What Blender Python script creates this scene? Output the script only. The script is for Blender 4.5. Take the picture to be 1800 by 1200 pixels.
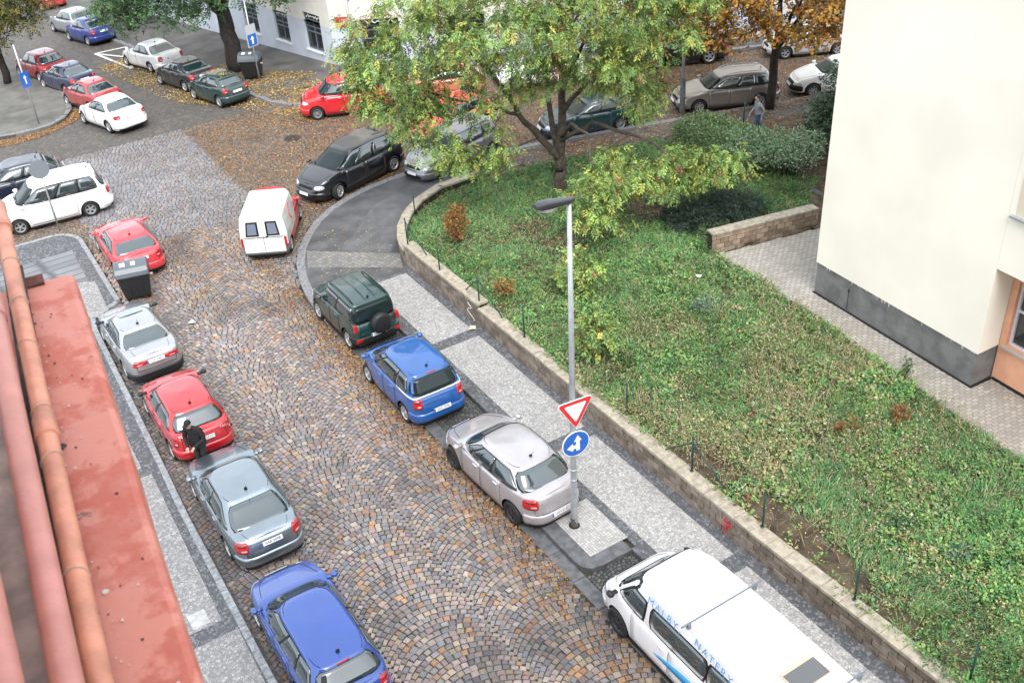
import bpy, math, random
import numpy as np
from mathutils import Vector, Matrix
rng = np.random.default_rng(7); random.seed(7)
for o in list(bpy.data.objects): bpy.data.objects.remove(o)
S = bpy.context.scene
COL = S.collection
R_ = math.radians
# ---------------------------------------------------------------- camera
FPX, PITCH, ROLL, CH = 1850.0, 0.588365, -0.0744501, 17.819
YAW = R_(-30.0)
def _basis():
    f = np.array([0, math.cos(PITCH), -math.sin(PITCH)]); r = np.array([1., 0, 0]); u = np.cross(r, f)
    c, s = math.cos(ROLL), math.sin(ROLL)
    r, u = c*r+s*u, -s*r+c*u
    M = np.array([[math.cos(YAW), -math.sin(YAW), 0], [math.sin(YAW), math.cos(YAW), 0], [0, 0, 1]])
    return M@r, M@u, M@f
CR, CU, CF = _basis()
cd = bpy.data.cameras.new('camera'); cam = bpy.data.objects.new('camera', cd); COL.objects.link(cam)
cd.sensor_fit = 'HORIZONTAL'; cd.sensor_width = 36; cd.lens = 36*FPX/1800
cd.clip_start = 0.1; cd.clip_end = 600
m = Matrix.Identity(4)
for i in range(3): m[i][0], m[i][1], m[i][2] = CR[i], CU[i], -CF[i]
m[2][3] = CH
cam.matrix_world = m
cd.dof.use_dof = True; cd.dof.focus_distance = 26; cd.dof.aperture_fstop = 5.0
S.camera = cam
# ---------------------------------------------------------------- world, sun, exposure
W = bpy.data.worlds.new('World'); S.world = W; W.use_nodes = True
nt = W.node_tree; nt.nodes.clear()
sky = nt.nodes.new('ShaderNodeTexSky'); sky.sky_type = 'NISHITA'; sky.sun_disc = False
SUN_EL, SUN_AZ = 52.0, 200.0
sky.sun_elevation = R_(SUN_EL); sky.sun_rotation = R_(SUN_AZ); sky.dust_density = 4.0; sky.air_density = 1.0; sky.ozone_density = 1.0
hs = nt.nodes.new('ShaderNodeHueSaturation'); hs.inputs['Saturation'].default_value = 0.32
bg = nt.nodes.new('ShaderNodeBackground'); bg.inputs[1].default_value = 0.15
wo = nt.nodes.new('ShaderNodeOutputWorld')
cl = nt.nodes.new('ShaderNodeMix'); cl.data_type = 'RGBA'; cl.inputs[0].default_value = .55; cl.inputs[7].default_value = (6.3, 6.8, 7.4, 1)   # even cloud layer over the sky
nt.links.new(sky.outputs[0], hs.inputs['Color']); nt.links.new(hs.outputs[0], cl.inputs[6]); nt.links.new(cl.outputs[2], bg.inputs[0]); nt.links.new(bg.outputs[0], wo.inputs[0])
sd = bpy.data.lights.new('sun', 'SUN'); sd.energy = 0.9; sd.angle = R_(35); sd.color = (1, .97, .93)
so = bpy.data.objects.new('sun', sd); COL.objects.link(so)
az = R_(SUN_AZ); d = Vector((math.sin(az)*math.cos(R_(SUN_EL)), math.cos(az)*math.cos(R_(SUN_EL)), math.sin(R_(SUN_EL))))
so.rotation_euler = d.to_track_quat('Z', 'Y').to_euler(); so.location = (0, 0, 60)
vs = S.view_settings; vs.view_transform = 'Standard'; vs.look = 'None'; vs.gamma = 1; vs.use_curve_mapping = False
vs.exposure = 1.34
# ---------------------------------------------------------------- terrain helpers
SL = 0.055
def zg(x, y):
    return -SL*np.maximum(0, np.asarray(y, float)-46.0)
def ray(px, py):
    return ((px-900)*CR-(py-600)*CU)/FPX+CF
def at(px, py, z=0.0):
    d = ray(px, py); return np.array([0, 0, CH])+d*((z-CH)/d[2])
def atg(px, py, dz=0.0):          # meets the sloping ground of the far street
    z = 0
    for _ in range(30):
        p = at(px, py, z+dz); z = float(zg(p[0], p[1]))
    return np.array([p[0], p[1], z])
def proj(P):
    v = np.asarray(P, float)-np.array([0, 0, CH]); k = v@CF
    return 900+FPX*(v@CR)/k, 600-FPX*(v@CU)/k
def lerp(a, b, t): return a+(b-a)*t
# ---------------------------------------------------------------- materials
MC = {}
def mat(name, c, rough=.6, metal=0., var=0., vs_=6., bump=0., bs=20., coat=0., ior=1.45, attr=False, emit=None, c2=None, spec=.5):
    if name in MC: return MC[name]
    M = bpy.data.materials.new(name); M.use_nodes = True; n = M.node_tree; b = n.nodes['Principled BSDF']
    b.inputs['Roughness'].default_value = rough; b.inputs['Metallic'].default_value = metal
    b.inputs['Coat Weight'].default_value = coat; b.inputs['Coat Roughness'].default_value = .04; b.inputs['Coat IOR'].default_value = 1.6; b.inputs['IOR'].default_value = ior
    b.inputs['Specular IOR Level'].default_value = spec
    b.inputs['Base Color'].default_value = (*c, 1)
    src = None
    tc = n.nodes.new('ShaderNodeTexCoord')
    if attr:
        a = n.nodes.new('ShaderNodeAttribute'); a.attribute_name = 'col'; src = a.outputs['Color']
    if var or c2:
        t = n.nodes.new('ShaderNodeTexNoise'); t.inputs['Scale'].default_value = vs_; t.inputs['Detail'].default_value = 6
        n.links.new(tc.outputs['Object'], t.inputs['Vector'])
        mx = n.nodes.new('ShaderNodeMix'); mx.data_type = 'RGBA'
        rp = n.nodes.new('ShaderNodeMapRange'); rp.inputs[1].default_value = .35; rp.inputs[2].default_value = .65
        n.links.new(t.outputs[0], rp.inputs[0]); n.links.new(rp.outputs[0], mx.inputs[0])
        if src is not None:
            mx.blend_type = 'MULTIPLY'; mx.inputs[0].default_value = 1
            g = n.nodes.new('ShaderNodeMapRange'); g.inputs[1].default_value = .3; g.inputs[2].default_value = .7; g.inputs[3].default_value = 1-var; g.inputs[4].default_value = 1+var
            n.links.new(t.outputs[0], g.inputs[0])
            cb = n.nodes.new('ShaderNodeCombineColor')
            for k in range(3): n.links.new(g.outputs[0], cb.inputs[k])
            n.links.remove(mx.inputs[0].links[0])
            n.links.new(src, mx.inputs[6]); n.links.new(cb.outputs[0], mx.inputs[7])
        else:
            if c2 is None: c2 = tuple(min(1, x*(1+var)) for x in c); c1 = tuple(x*(1-var) for x in c)
            else: c1 = c
            mx.inputs[6].default_value = (*c1, 1); mx.inputs[7].default_value = (*c2, 1)
        src = mx.outputs[2]
    if src is not None: n.links.new(src, b.inputs['Base Color'])
    if bump:
        t2 = n.nodes.new('ShaderNodeTexNoise'); t2.inputs['Scale'].default_value = bs; t2.inputs['Detail'].default_value = 5
        n.links.new(tc.outputs['Object'], t2.inputs['Vector'])
        bp = n.nodes.new('ShaderNodeBump'); bp.inputs['Strength'].default_value = bump; bp.inputs['Distance'].default_value = .02
        n.links.new(t2.outputs[0], bp.inputs['Height']); n.links.new(bp.outputs[0], b.inputs['Normal'])
    if emit: b.inputs['Emission Color'].default_value = (*emit, 1); b.inputs['Emission Strength'].default_value = 1
    MC[name] = M
    return M
def mosaic(name, cols, cell, rough=.7, joint=.45, stain=.25, jit=1., sx=1., sy=1., rot=0., dirt=(.05, .045, .035)):
    """small-stone paving: voronoi cells of several stone colours with darker joints"""
    if name in MC: return MC[name]
    M = bpy.data.materials.new(name); M.use_nodes = True; n = M.node_tree; b = n.nodes['Principled BSDF']; b.inputs['Roughness'].default_value = rough
    tc = n.nodes.new('ShaderNodeTexCoord'); mp = n.nodes.new('ShaderNodeMapping'); mp.inputs['Scale'].default_value = (sx/cell, sy/cell, .001); mp.inputs['Rotation'].default_value = (0, 0, R_(rot))
    n.links.new(tc.outputs['Object'], mp.inputs[0])
    v = n.nodes.new('ShaderNodeTexVoronoi'); v.inputs['Scale'].default_value = 1; v.inputs['Randomness'].default_value = jit; n.links.new(mp.outputs[0], v.inputs['Vector'])
    e = n.nodes.new('ShaderNodeTexVoronoi'); e.feature = 'DISTANCE_TO_EDGE'; e.inputs['Scale'].default_value = 1; e.inputs['Randomness'].default_value = jit; n.links.new(mp.outputs[0], e.inputs['Vector'])
    sp = n.nodes.new('ShaderNodeSeparateColor'); n.links.new(v.outputs['Color'], sp.inputs[0])
    cr = n.nodes.new('ShaderNodeValToRGB'); cr.color_ramp.interpolation = 'CONSTANT'
    el = cr.color_ramp.elements
    while len(el) < len(cols): el.new(.5)
    for i, c in enumerate(cols): el[i].position = i/len(cols); el[i].color = (*c, 1)
    n.links.new(sp.outputs[0], cr.inputs[0])
    jm = n.nodes.new('ShaderNodeMapRange'); jm.inputs[1].default_value = .02; jm.inputs[2].default_value = .12; n.links.new(e.outputs['Distance'], jm.inputs[0])
    mx = n.nodes.new('ShaderNodeMix'); mx.data_type = 'RGBA'; mx.inputs[6].default_value = (*[joint*sum(c[k] for c in cols)/len(cols) for k in range(3)], 1)
    n.links.new(jm.outputs[0], mx.inputs[0]); n.links.new(cr.outputs[0], mx.inputs[7])
    ns = n.nodes.new('ShaderNodeTexNoise'); ns.inputs['Scale'].default_value = .9; ns.inputs['Detail'].default_value = 8; ns.inputs['Roughness'].default_value = .65; n.links.new(tc.outputs['Object'], ns.inputs['Vector'])
    sr = n.nodes.new('ShaderNodeMapRange'); sr.inputs[1].default_value = .45; sr.inputs[2].default_value = .75; sr.inputs[4].default_value = stain; n.links.new(ns.outputs[0], sr.inputs[0])
    m2 = n.nodes.new('ShaderNodeMix'); m2.data_type = 'RGBA'; m2.inputs[7].default_value = (*dirt, 1); n.links.new(sr.outputs[0], m2.inputs[0]); n.links.new(mx.outputs[2], m2.inputs[6])
    n.links.new(m2.outputs[2], b.inputs['Base Color'])
    bp = n.nodes.new('ShaderNodeBump'); bp.inputs['Strength'].default_value = .6; bp.inputs['Distance'].default_value = .01; n.links.new(jm.outputs[0], bp.inputs['Height']); n.links.new(bp.outputs[0], b.inputs['Normal'])
    MC[name] = M
    return M
# ---------------------------------------------------------------- mesh helpers
def mesh(name, V, F, mats=None, mi=None, smooth=False, col=None):
    me = bpy.data.meshes.new(name); V = np.asarray(V, np.float32).reshape(-1, 3)
    if isinstance(F, np.ndarray):
        k = F.shape[1]; nf = len(F)
        me.vertices.add(len(V)); me.vertices.foreach_set('co', V.ravel())
        me.loops.add(nf*k); me.loops.foreach_set('vertex_index', F.astype(np.int32).ravel())
        me.polygons.add(nf); me.polygons.foreach_set('loop_start', np.arange(0, nf*k, k, dtype=np.int32))
        me.update(calc_edges=True)
    else:
        me.from_pydata(V.tolist(), [], F)
    for q in (mats if isinstance(mats, (list, tuple)) else [mats]):
        if q: me.materials.append(q)
    if mi is not None: me.polygons.foreach_set('material_index', np.asarray(mi, np.int32))
    me.polygons.foreach_set('use_smooth', np.full(len(me.polygons), smooth))
    if col is not None:
        a = me.color_attributes.new('col', 'FLOAT_COLOR', 'POINT'); c = np.ones((len(V), 4), np.float32); c[:, :3] = col; a.data.foreach_set('color', c.ravel())
    me.update(); return me
def obj(name, me, parent=None):
    o = bpy.data.objects.new(name, me); COL.objects.link(o)
    if parent is not None: o.parent = parent
    return o
def tag(o, label=None, cat=None, group=None, kind=None):
    if label: o['label'] = label
    if cat: o['category'] = cat
    if group: o['group'] = group
    if kind: o['kind'] = kind
    return o
def thing(name, loc, label, cat, group=None, rz=0.):
    o = bpy.data.objects.new(name, None); COL.objects.link(o); o.location = loc; o.rotation_euler = (0, 0, rz); o.empty_display_size = .2
    return tag(o, label, cat, group)
class MB:
    def __init__(s): s.V = []; s.F = []; s.M = []
    def add(s, V, F, m=0):
        b = len(s.V); s.V += [tuple(v) for v in V]; s.F += [tuple(i+b for i in f) for f in F]; s.M += [m]*len(F); return s
    def box(s, x0, x1, y0, y1, z0, z1, m=0, bev=0.):
        if bev:
            e = bev; V = []; 
            for z, q in ((z0, e), (z0+e, 0), (z1-e, 0), (z1, e)):
                V += [(x0+q, y0+q, z), (x1-q, y0+q, z), (x1-q, y1-q, z), (x0+q, y1-q, z)]
            F = [(3, 2, 1, 0), (12, 13, 14, 15)]
            for k in range(3):
                for i in range(4): F.append((k*4+i, k*4+(i+1) % 4, k*4+4+(i+1) % 4, k*4+4+i))
            return s.add(V, F, m)
        V = [(x0, y0, z0), (x1, y0, z0), (x1, y1, z0), (x0, y1, z0), (x0, y0, z1), (x1, y0, z1), (x1, y1, z1), (x0, y1, z1)]
        return s.add(V, [(3, 2, 1, 0), (4, 5, 6, 7), (0, 1, 5, 4), (1, 2, 6, 5), (2, 3, 7, 6), (3, 0, 4, 7)], m)
    def tube(s, pts, r, n=8, m=0, cap=True):
        P = [Vector(p) for p in pts]; rr = r if isinstance(r, (list, tuple, np.ndarray)) else [r]*len(P)
        V = []; a = None
        for i, p in enumerate(P):
            t = (P[min(i+1, len(P)-1)]-P[max(i-1, 0)]); t = t.normalized() if t.length > 1e-9 else Vector((0, 0, 1))
            if a is None: a = t.cross(Vector((0, 0, 1)) if abs(t.z) < .9 else Vector((1, 0, 0)))
            else: a = a-t*a.dot(t)
            a = a.normalized(); b = a.cross(t)
            for k in range(n):
                q = 2*math.pi*k/n; V.append(p+(a*math.cos(q)+b*math.sin(q))*rr[i])
        F = []
        for i in range(len(P)-1):
            for k in range(n): F.append((i*n+k, i*n+(k+1) % n, (i+1)*n+(k+1) % n, (i+1)*n+k))
        if cap: F += [tuple(range(n))[::-1], tuple(range((len(P)-1)*n, len(P)*n))]
        return s.add(V, F, m)
    def lathe(s, prof, n=20, m=0, axis='z'):
        V = []; F = []
        for r, z in prof:
            for k in range(n):
                q = 2*math.pi*k/n
                V.append((r*math.cos(q), r*math.sin(q), z) if axis == 'z' else (r*math.cos(q), z, r*math.sin(q)))
        for i in range(len(prof)-1):
            for k in range(n): F.append((i*n+k, i*n+(k+1) % n, (i+1)*n+(k+1) % n, (i+1)*n+k))
        return s.add(V, F, m)
    def prism(s, poly, z0, z1, m=0):
        n = len(poly); V = [(p[0], p[1], z0) for p in poly]+[(p[0], p[1], z1) for p in poly]
        F = [tuple(range(n))[::-1], tuple(range(n, 2*n))]+[(i, (i+1) % n, n+(i+1) % n, n+i) for i in range(n)]
        return s.add(V, F, m)
    def me(s, name, mats, smooth=False): return mesh(name, s.V, s.F, mats, s.M, smooth)
def area(poly): 
    p = np.asarray(poly); x, y = p[:, 0], p[:, 1]; return .5*np.sum(x*np.roll(y, -1)-np.roll(x, -1)*y)
def ccw(poly): return poly if area(poly) > 0 else poly[::-1]
def inpoly(x, y, poly):
    r = np.zeros(np.shape(x), bool); n = len(poly)
    for i in range(n):
        x0, y0 = poly[i]; x1, y1 = poly[(i+1) % n]
        c = ((y0 > y) != (y1 > y)) & (x < (x1-x0)*(y-y0)/((y1-y0) if y1 != y0 else 1e-9)+x0); r ^= c
    return r
def slab(name, poly, z0, z1, m, kind='structure', parent=None):
    poly = ccw([tuple(p) for p in poly]); mb = MB(); n = len(poly)
    V = [(x, y, z1+float(zg(x, y))) for x, y in poly]+[(x, y, z0+float(zg(x, y))) for x, y in poly]
    mb.add(V, [tuple(range(n))]+[(i, n+i, n+(i+1) % n, (i+1) % n) for i in range(n)])
    o = obj(name, mb.me(name, m), parent)
    if kind: o['kind'] = kind
    return o
def vnoise(x, y, s, seed=0):
    r = np.random.default_rng(seed); G = r.random((64, 64))
    x = np.asarray(x)/s; y = np.asarray(y)/s; xi = np.floor(x).astype(int); yi = np.floor(y).astype(int); fx = x-xi; fy = y-yi
    fx = fx*fx*(3-2*fx); fy = fy*fy*(3-2*fy)
    g = lambda a, b: G[a % 64, b % 64]
    return (g(xi, yi)*(1-fx)+g(xi+1, yi)*fx)*(1-fy)+(g(xi, yi+1)*(1-fx)+g(xi+1, yi+1)*fx)*fy
def fbm(x, y, s, seed=0): return .55*vnoise(x, y, s, seed)+.3*vnoise(x, y, s*.45, seed+1)+.15*vnoise(x, y, s*.2, seed+2)
def text_mesh(s, size, m, depth=.0, spacing=1.0):
    cu = bpy.data.curves.new('lettering', 'FONT'); cu.body = s; cu.size = size; cu.align_x = 'CENTER'; cu.align_y = 'CENTER'; cu.extrude = depth; cu.space_character = spacing
    t = bpy.data.objects.new('lettering', cu); COL.objects.link(t)
    me = bpy.data.meshes.new_from_object(t.evaluated_get(bpy.context.evaluated_depsgraph_get()))
    bpy.data.objects.remove(t); me.materials.clear(); me.materials.append(m); return me
# ================================================================ SETTING
GREY = (.16, .16, .165)
m_asph = mat('asphalt', (.085, .085, .088), .65, var=.3, vs_=1.3, bump=.25, bs=60)
m_gran = mat('granite', (.19, .19, .195), .6, var=.3, vs_=9, bump=.2, bs=50)
m_grand = mat('dark granite', (.105, .107, .112), .5, var=.3, vs_=6, bump=.2, bs=50)
m_dark = mosaic('dark sett mosaic', [(.10, .105, .113), (.145, .15, .157), (.19, .19, .197), (.082, .088, .098)], .075, joint=.5)
m_light = mosaic('light marble mosaic', [(.43, .42, .405), (.36, .35, .34), (.48, .47, .45), (.28, .275, .27), (.40, .38, .36)], .062, joint=.62, stain=.3, dirt=(.16, .15, .14))
m_lightrow = mosaic('light mosaic in rows', [(.43, .42, .40), (.37, .36, .345), (.49, .48, .46)], .07, joint=.5, stain=.3, jit=.25, dirt=(.16, .15, .13))
m_road = mosaic('far setts', [(.12, .105, .09), (.095, .09, .086), (.15, .125, .1), (.085, .078, .072)], .15, joint=.5, stain=.55, dirt=(.06, .055, .05), jit=.5)
m_joint = mat('joint sand', (.028, .024, .02), .9, var=.4, vs_=3, c2=(.04, .045, .02))
m_stone = mat('cobble stone', (.3, .28, .26), .30, attr=True, var=.16, vs_=30, bump=.35, bs=45)
m_soil = mat('soil', (.075, .055, .036), .95, var=.5, vs_=3, bump=.8, bs=14)
m_block = mat('wall block', (.215, .175, .14), .85, var=.3, vs_=5, bump=.4, bs=30)
m_cap = mat('capping', (.34, .30, .235), .8, var=.22, vs_=7, bump=.3, bs=40)
m_metalg = mat('galvanised steel', (.42, .45, .47), .42, metal=.55, var=.12, vs_=4)
m_white = mat('white', (.78, .78, .77), .45)
m_black = mat('black plastic', (.016, .016, .018), .45)
m_rubber = mat('rubber', (.018, .018, .018), .8)
m_greenp = mat('green post paint', (.012, .055, .042), .4)

# ---- kerb lines
RE = [(9.2, 2), (9.2, 27.4), (9.18, 28.6), (9.36, 30.1), (9.76, 31.5), (10.39, 32.8), (11.44, 34.2), (13.0, 35.36), (15.0, 35.98), (17.4, 36.1), (22, 35.1), (26, 34.0), (30, 32.7), (36, 30.9), (70, 20.5)]
LE = [(2.56, 2), (2.58, 16), (2.65, 21.4), (2.8, 25.5), (3.0, 31.9), (3.1, 32.7), (4.1, 33.2), (4.15, 39.0), (3.5, 39.8), (-40, 41)]
_k = [atg(200, 70), atg(240, 85), atg(430, 160), atg(480, 180)]
FK = [(_k[0][0]-5, _k[0][1]+26)]+[(p[0], p[1]) for p in _k]+[(16.1, 46.3), (18.5, 45.7), (22.8, 44.6), (30, 41.2), (60, 28)]
ISL = [tuple(atg(*p)[:2]) for p in ((-10, 247), (40, 238), (90, 225), (115, 212), (128, 195), (124, 178), (112, 160))]+[(2.5, 90), (-25, 90), (-25, 50)]

# ---- road sheet, with the picked-out setts as parts
road = obj('road', mesh('road', [(-60, -5, -.02), (90, -5, -.02), (90, 46, -.02), (-60, 46, -.02), (90, 130, -.02-SL*84), (-60, 130, -.02-SL*84)], [(0, 1, 2, 3), (3, 2, 4, 5)], m_road)); road['kind'] = 'structure'
ground = obj('ground', mesh('ground', [(-300, -200, -6), (400, -200, -6), (400, 500, -6), (-300, 500, -6)], [(0, 1, 2, 3)], m_asph)); ground['kind'] = 'structure'
bed = slab('joint_bed', [(2.5, 2), (9.6, 2), (9.6, 29), (12, 34.3), (17, 36.3), (30, 33), (40, 30), (40, 38), (24, 45), (16, 46.2), (15, 47.4), (-12, 47.4), (-12, 40), (4.1, 39.5), (4.1, 33), (3, 32.5)], -.018, -.014, m_joint, None, road); bed['kind'] = 'stuff'
RPOLY = [(2.62, 4), (2.70, 21.4), (2.85, 25.5), (3.04, 31.9), (3.14, 32.6), (4.15, 33.15), (4.2, 39.1), (3.55, 39.9), (-12, 40.35), (-12, 47.3), (15.2, 47.3), (16.1, 46.0), (18.5, 45.5), (22.8, 44.4), (30, 41.0), (40, 36.3), (40, 30.1)]+[(p[0]-.02, p[1]+(.02 if p[1] > 34 else 0)) for p in RE[13:0:-1]]+[(9.18, 4)]
def sett_meshes(C, T, Lh, Wh, top, colr, jit=.007):
    """four-cornered setts: C centres, T unit tangents, half sizes; returns V(n,8,3), col"""
    n = len(C); N = np.stack([-T[:, 1], T[:, 0]], 1)
    sg = np.array([[-1, -1], [1, -1], [1, 1], [-1, 1]])
    V = np.zeros((n, 8, 3)); j = rng.normal(0, jit, (n, 4, 2))
    for k in range(4):
        for lvl, ins in ((0, 0.0), (1, .018)):
            a = sg[k, 0]*(Lh-ins*(Lh/.08)*1.15)+j[:, k, 0]; b = sg[k, 1]*(Wh-ins*(Wh/.08))+j[:, k, 1]
            V[:, k+4*lvl, :2] = C+T*a[:, None]+N*b[:, None]
            V[:, k+4*lvl, 2] = -.016 if lvl == 0 else top+rng.normal(0, .0018, n)
    return V
QF = np.array([[4, 5, 6, 7], [0, 1, 5, 4], [1, 2, 6, 5], [2, 3, 7, 6], [3, 0, 4, 7]])
def arcs(x0, x1, y0, y1, cw, step, half_ang=.80):
    C = []; T = []; L = []; Wd = []
    Rr = cw/2/math.sin(half_ang); nc = int(round((x1-x0)/cw))
    for c in range(nc):
        xc = x0+(c+.5)*cw
        for k in range(int((y1-y0)/step)+8):
            yb = y0-Rr+(k-4)*step
            nst = max(3, int(round(2*half_ang*Rr/(step*1.06)))); nst += rng.integers(-1, 2)
            w = rng.uniform(.86, 1.18, nst); e = np.concatenate([[0], np.cumsum(w)/w.sum()])*2*half_ang-half_ang
            for i in range(nst):
                th = (e[i]+e[i+1])/2
                C.append((xc+Rr*math.sin(th), yb+Rr*math.cos(th))); T.append((math.cos(th), -math.sin(th)))
                L.append((e[i+1]-e[i])*Rr/2-.006); Wd.append(step*math.cos(th)**.8/2-.006)
    return map(np.array, (C, T, L, Wd))
def rows(poly_bb, ang, step):
    x0, x1, y0, y1 = poly_bb; ca, sa = math.cos(ang), math.sin(ang); C = []; T = []; L = []; Wd = []
    R = max(x1-x0, y1-y0); cx, cy = (x0+x1)/2, (y0+y1)/2
    for k in range(int(-R/step), int(R/step)):
        u = -R+rng.uniform(0, .2)
        while u < R:
            l = rng.uniform(.13, .21)
            C.append((cx+ca*(u+l/2)-sa*k*step, cy+sa*(u+l/2)+ca*k*step)); T.append((ca, sa)); L.append(l/2-.006); Wd.append(step/2-.006); u += l
    return map(np.array, (C, T, L, Wd))
PAL = np.array([(.25, .235, .24), (.20, .205, .228), (.30, .255, .245), (.32, .275, .215), (.24, .195, .20), (.35, .22, .135), (.165, .165, .182), (.36, .325, .29), (.28, .17, .105), (.20, .23, .258)])
def sett_colours(C, wet=0):
    x, y = C[:, 0], C[:, 1]; n = len(C)
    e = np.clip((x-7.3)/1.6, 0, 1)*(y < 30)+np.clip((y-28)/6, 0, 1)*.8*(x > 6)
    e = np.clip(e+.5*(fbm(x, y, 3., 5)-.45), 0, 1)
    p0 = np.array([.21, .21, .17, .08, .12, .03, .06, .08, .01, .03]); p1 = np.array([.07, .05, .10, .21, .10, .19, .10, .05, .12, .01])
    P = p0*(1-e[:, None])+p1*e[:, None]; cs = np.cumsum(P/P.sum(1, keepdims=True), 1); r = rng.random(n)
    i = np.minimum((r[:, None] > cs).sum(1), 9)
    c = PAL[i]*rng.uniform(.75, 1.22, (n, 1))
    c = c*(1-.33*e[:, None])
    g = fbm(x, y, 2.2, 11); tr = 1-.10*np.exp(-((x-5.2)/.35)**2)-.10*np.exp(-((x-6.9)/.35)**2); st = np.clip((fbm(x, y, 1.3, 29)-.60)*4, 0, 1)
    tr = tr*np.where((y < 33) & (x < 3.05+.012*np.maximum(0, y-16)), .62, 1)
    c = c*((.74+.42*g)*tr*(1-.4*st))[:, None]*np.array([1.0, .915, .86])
    return c
Ca, Ta, La, Wa = arcs(2.45, 9.35, 4, 38.5, 2.3, .155, .88)
k = inpoly(Ca[:, 0], Ca[:, 1], RPOLY) & ((Ca[:, 1] < 37.5-.12*(Ca[:, 0]-3)) | (Ca[:, 1] < 30))
Ca, Ta, La, Wa = Ca[k], Ta[k], La[k], Wa[k]
Cb, Tb, Lb, Wb = rows((-14, 42, 28, 60), R_(-24), .155)
k = inpoly(Cb[:, 0], Cb[:, 1], RPOLY) & (Cb[:, 1] > 30) & ((Cb[:, 1] >= 37.5-.12*(Cb[:, 0]-3)) | (Cb[:, 0] > 9.2))
k &= ~((Cb[:, 0] < 9.3) & (Cb[:, 1] < 37.5-.12*(Cb[:, 0]-3)))
Cb, Tb, Lb, Wb = Cb[k], Tb[k], Lb[k], Wb[k]
C = np.vstack([Ca, Cb]); T = np.vstack([Ta, Tb]); Lh = np.concatenate([La, Lb]); Wh = np.concatenate([Wa, Wb])
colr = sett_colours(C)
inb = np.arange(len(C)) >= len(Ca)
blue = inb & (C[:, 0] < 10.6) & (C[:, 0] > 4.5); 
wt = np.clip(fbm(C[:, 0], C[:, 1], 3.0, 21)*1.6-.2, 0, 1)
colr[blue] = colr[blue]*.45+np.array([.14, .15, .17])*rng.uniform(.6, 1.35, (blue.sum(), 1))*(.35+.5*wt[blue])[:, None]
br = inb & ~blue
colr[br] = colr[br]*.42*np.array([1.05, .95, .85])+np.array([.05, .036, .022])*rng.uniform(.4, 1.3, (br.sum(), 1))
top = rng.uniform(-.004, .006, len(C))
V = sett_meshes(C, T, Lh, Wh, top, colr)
# the 300 that show largest are parts of their own
px, py = proj(V[:, 4:, :].mean(1).reshape(-1, 3)[0]) if False else (None, None)
cc = np.concatenate([C, np.zeros((len(C), 1))], 1)-np.array([0, 0, CH]); kz = cc@CF
PX = 900+FPX*(cc@CR)/kz; PY = 600-FPX*(cc@CU)/kz
vis = (PX > 700) & (PX < 1790) & (PY < 1190) & (C[:, 1] < 20) & (C[:, 0] < 9.0) & (C[:, 0] > 5.0) & ~((PX > 1040) & (PY > 1060+(PX-1040)*1.0))
order = np.argsort(np.where(vis, kz, 1e9))[:300]
single = np.zeros(len(C), bool); single[order] = True
rest = np.where(~single)[0]
F = (QF[None]+8*np.arange(len(rest))[:, None, None]).reshape(-1, 4)
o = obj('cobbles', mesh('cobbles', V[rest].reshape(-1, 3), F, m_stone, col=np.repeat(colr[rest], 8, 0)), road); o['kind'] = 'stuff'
for i in order:
    obj('cobble', mesh('cobble', V[i], QF, m_stone, col=np.repeat(colr[i][None], 8, 0)), road)
# ---- right pavement, parking bays and lamp island
flush = [(9.2, 2), (9.55, 2), (9.55, 27.4), (9.2, 27.4)]
kerbflat = thing_kf = bpy.data.objects.new('kerb_line', None); COL.objects.link(kerbflat); kerbflat['kind'] = 'structure'
y = 3.0
while y < 27.3:
    mb = MB(); mb.box(9.2, 9.55, y+.006, y+.994, -.1, .012, 0, .012); obj('kerb_stone', mb.me('kerb_stone', [m_grand]), kerbflat); y += 1.0
bay = slab('parking_bay', [(9.55, 2), (10.85, 2), (10.85, 27.5), (9.55, 27.5)], -.1, -.005, m_joint)
Cc, Tc, Lc, Wc = arcs(9.57, 10.83, 6, 27.4, 1.26, .098, .75)
k = (Cc[:, 0] > 9.58) & (Cc[:, 0] < 10.8) & (Cc[:, 1] < 27.4) & ((Cc[:, 1] < 13.95) | (Cc[:, 1] > 16.25))
Cc, Tc, Lc, Wc = Cc[k], Tc[k], Lc[k], Wc[k]
cb = np.array([(.075, .08, .088), (.1, .1, .105), (.055, .06, .066), (.12, .115, .105)])[rng.integers(0, 4, len(Cc))]*rng.uniform(.8, 1.2, (len(Cc), 1))
Vb = sett_meshes(Cc, Tc, Lc, Wc, np.full(len(Cc), .006), cb, .006)
o = obj('bay_setts', mesh('bay_setts', Vb.reshape(-1, 3), (QF[None]+8*np.arange(len(Cc))[:, None, None]).reshape(-1, 4), m_stone, col=np.repeat(cb, 8, 0)), bay); o['kind'] = 'stuff'
pav = slab('pavement', [(10.98, 2), (13.1, 2), (13.0, 28.9), (10.98, 28.9)], -.1, .12, m_dark)
for a, b in ((2, 12.02), (12.48, 17.88), (18.33, 23.88), (24.33, 28.72)):
    slab('light_panel', [(11.25, a), (12.62, a), (12.62, b), (11.25, b)], .1, .126, m_light, None, pav)
y = 2.0
while y < 28:
    if not 14.0 < y+.5 < 16.2:
        mb = MB(); mb.box(10.85, 10.98, y+.006, min(y+.994, 28), -.1, .13, 0, .015); obj('kerb_stone', mb.me('kerb_stone', [m_grand]), pav)
    y += 1.0
isl = slab('lamp_island', [(10.84, 13.95), (10.84, 16.25), (10.0, 16.25), (9.75, 16.2), (9.6, 16.08), (9.55, 15.85), (9.55, 14.4), (9.6, 14.15), (9.75, 14.0), (10.0, 13.95)], -.1, .125, m_grand)
slab('light_panel', [(9.93, 14.32), (10.84, 14.32), (11.0, 14.32), (11.0, 15.98), (9.93, 15.98)], .12, .131, m_lightrow, None, isl)
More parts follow.
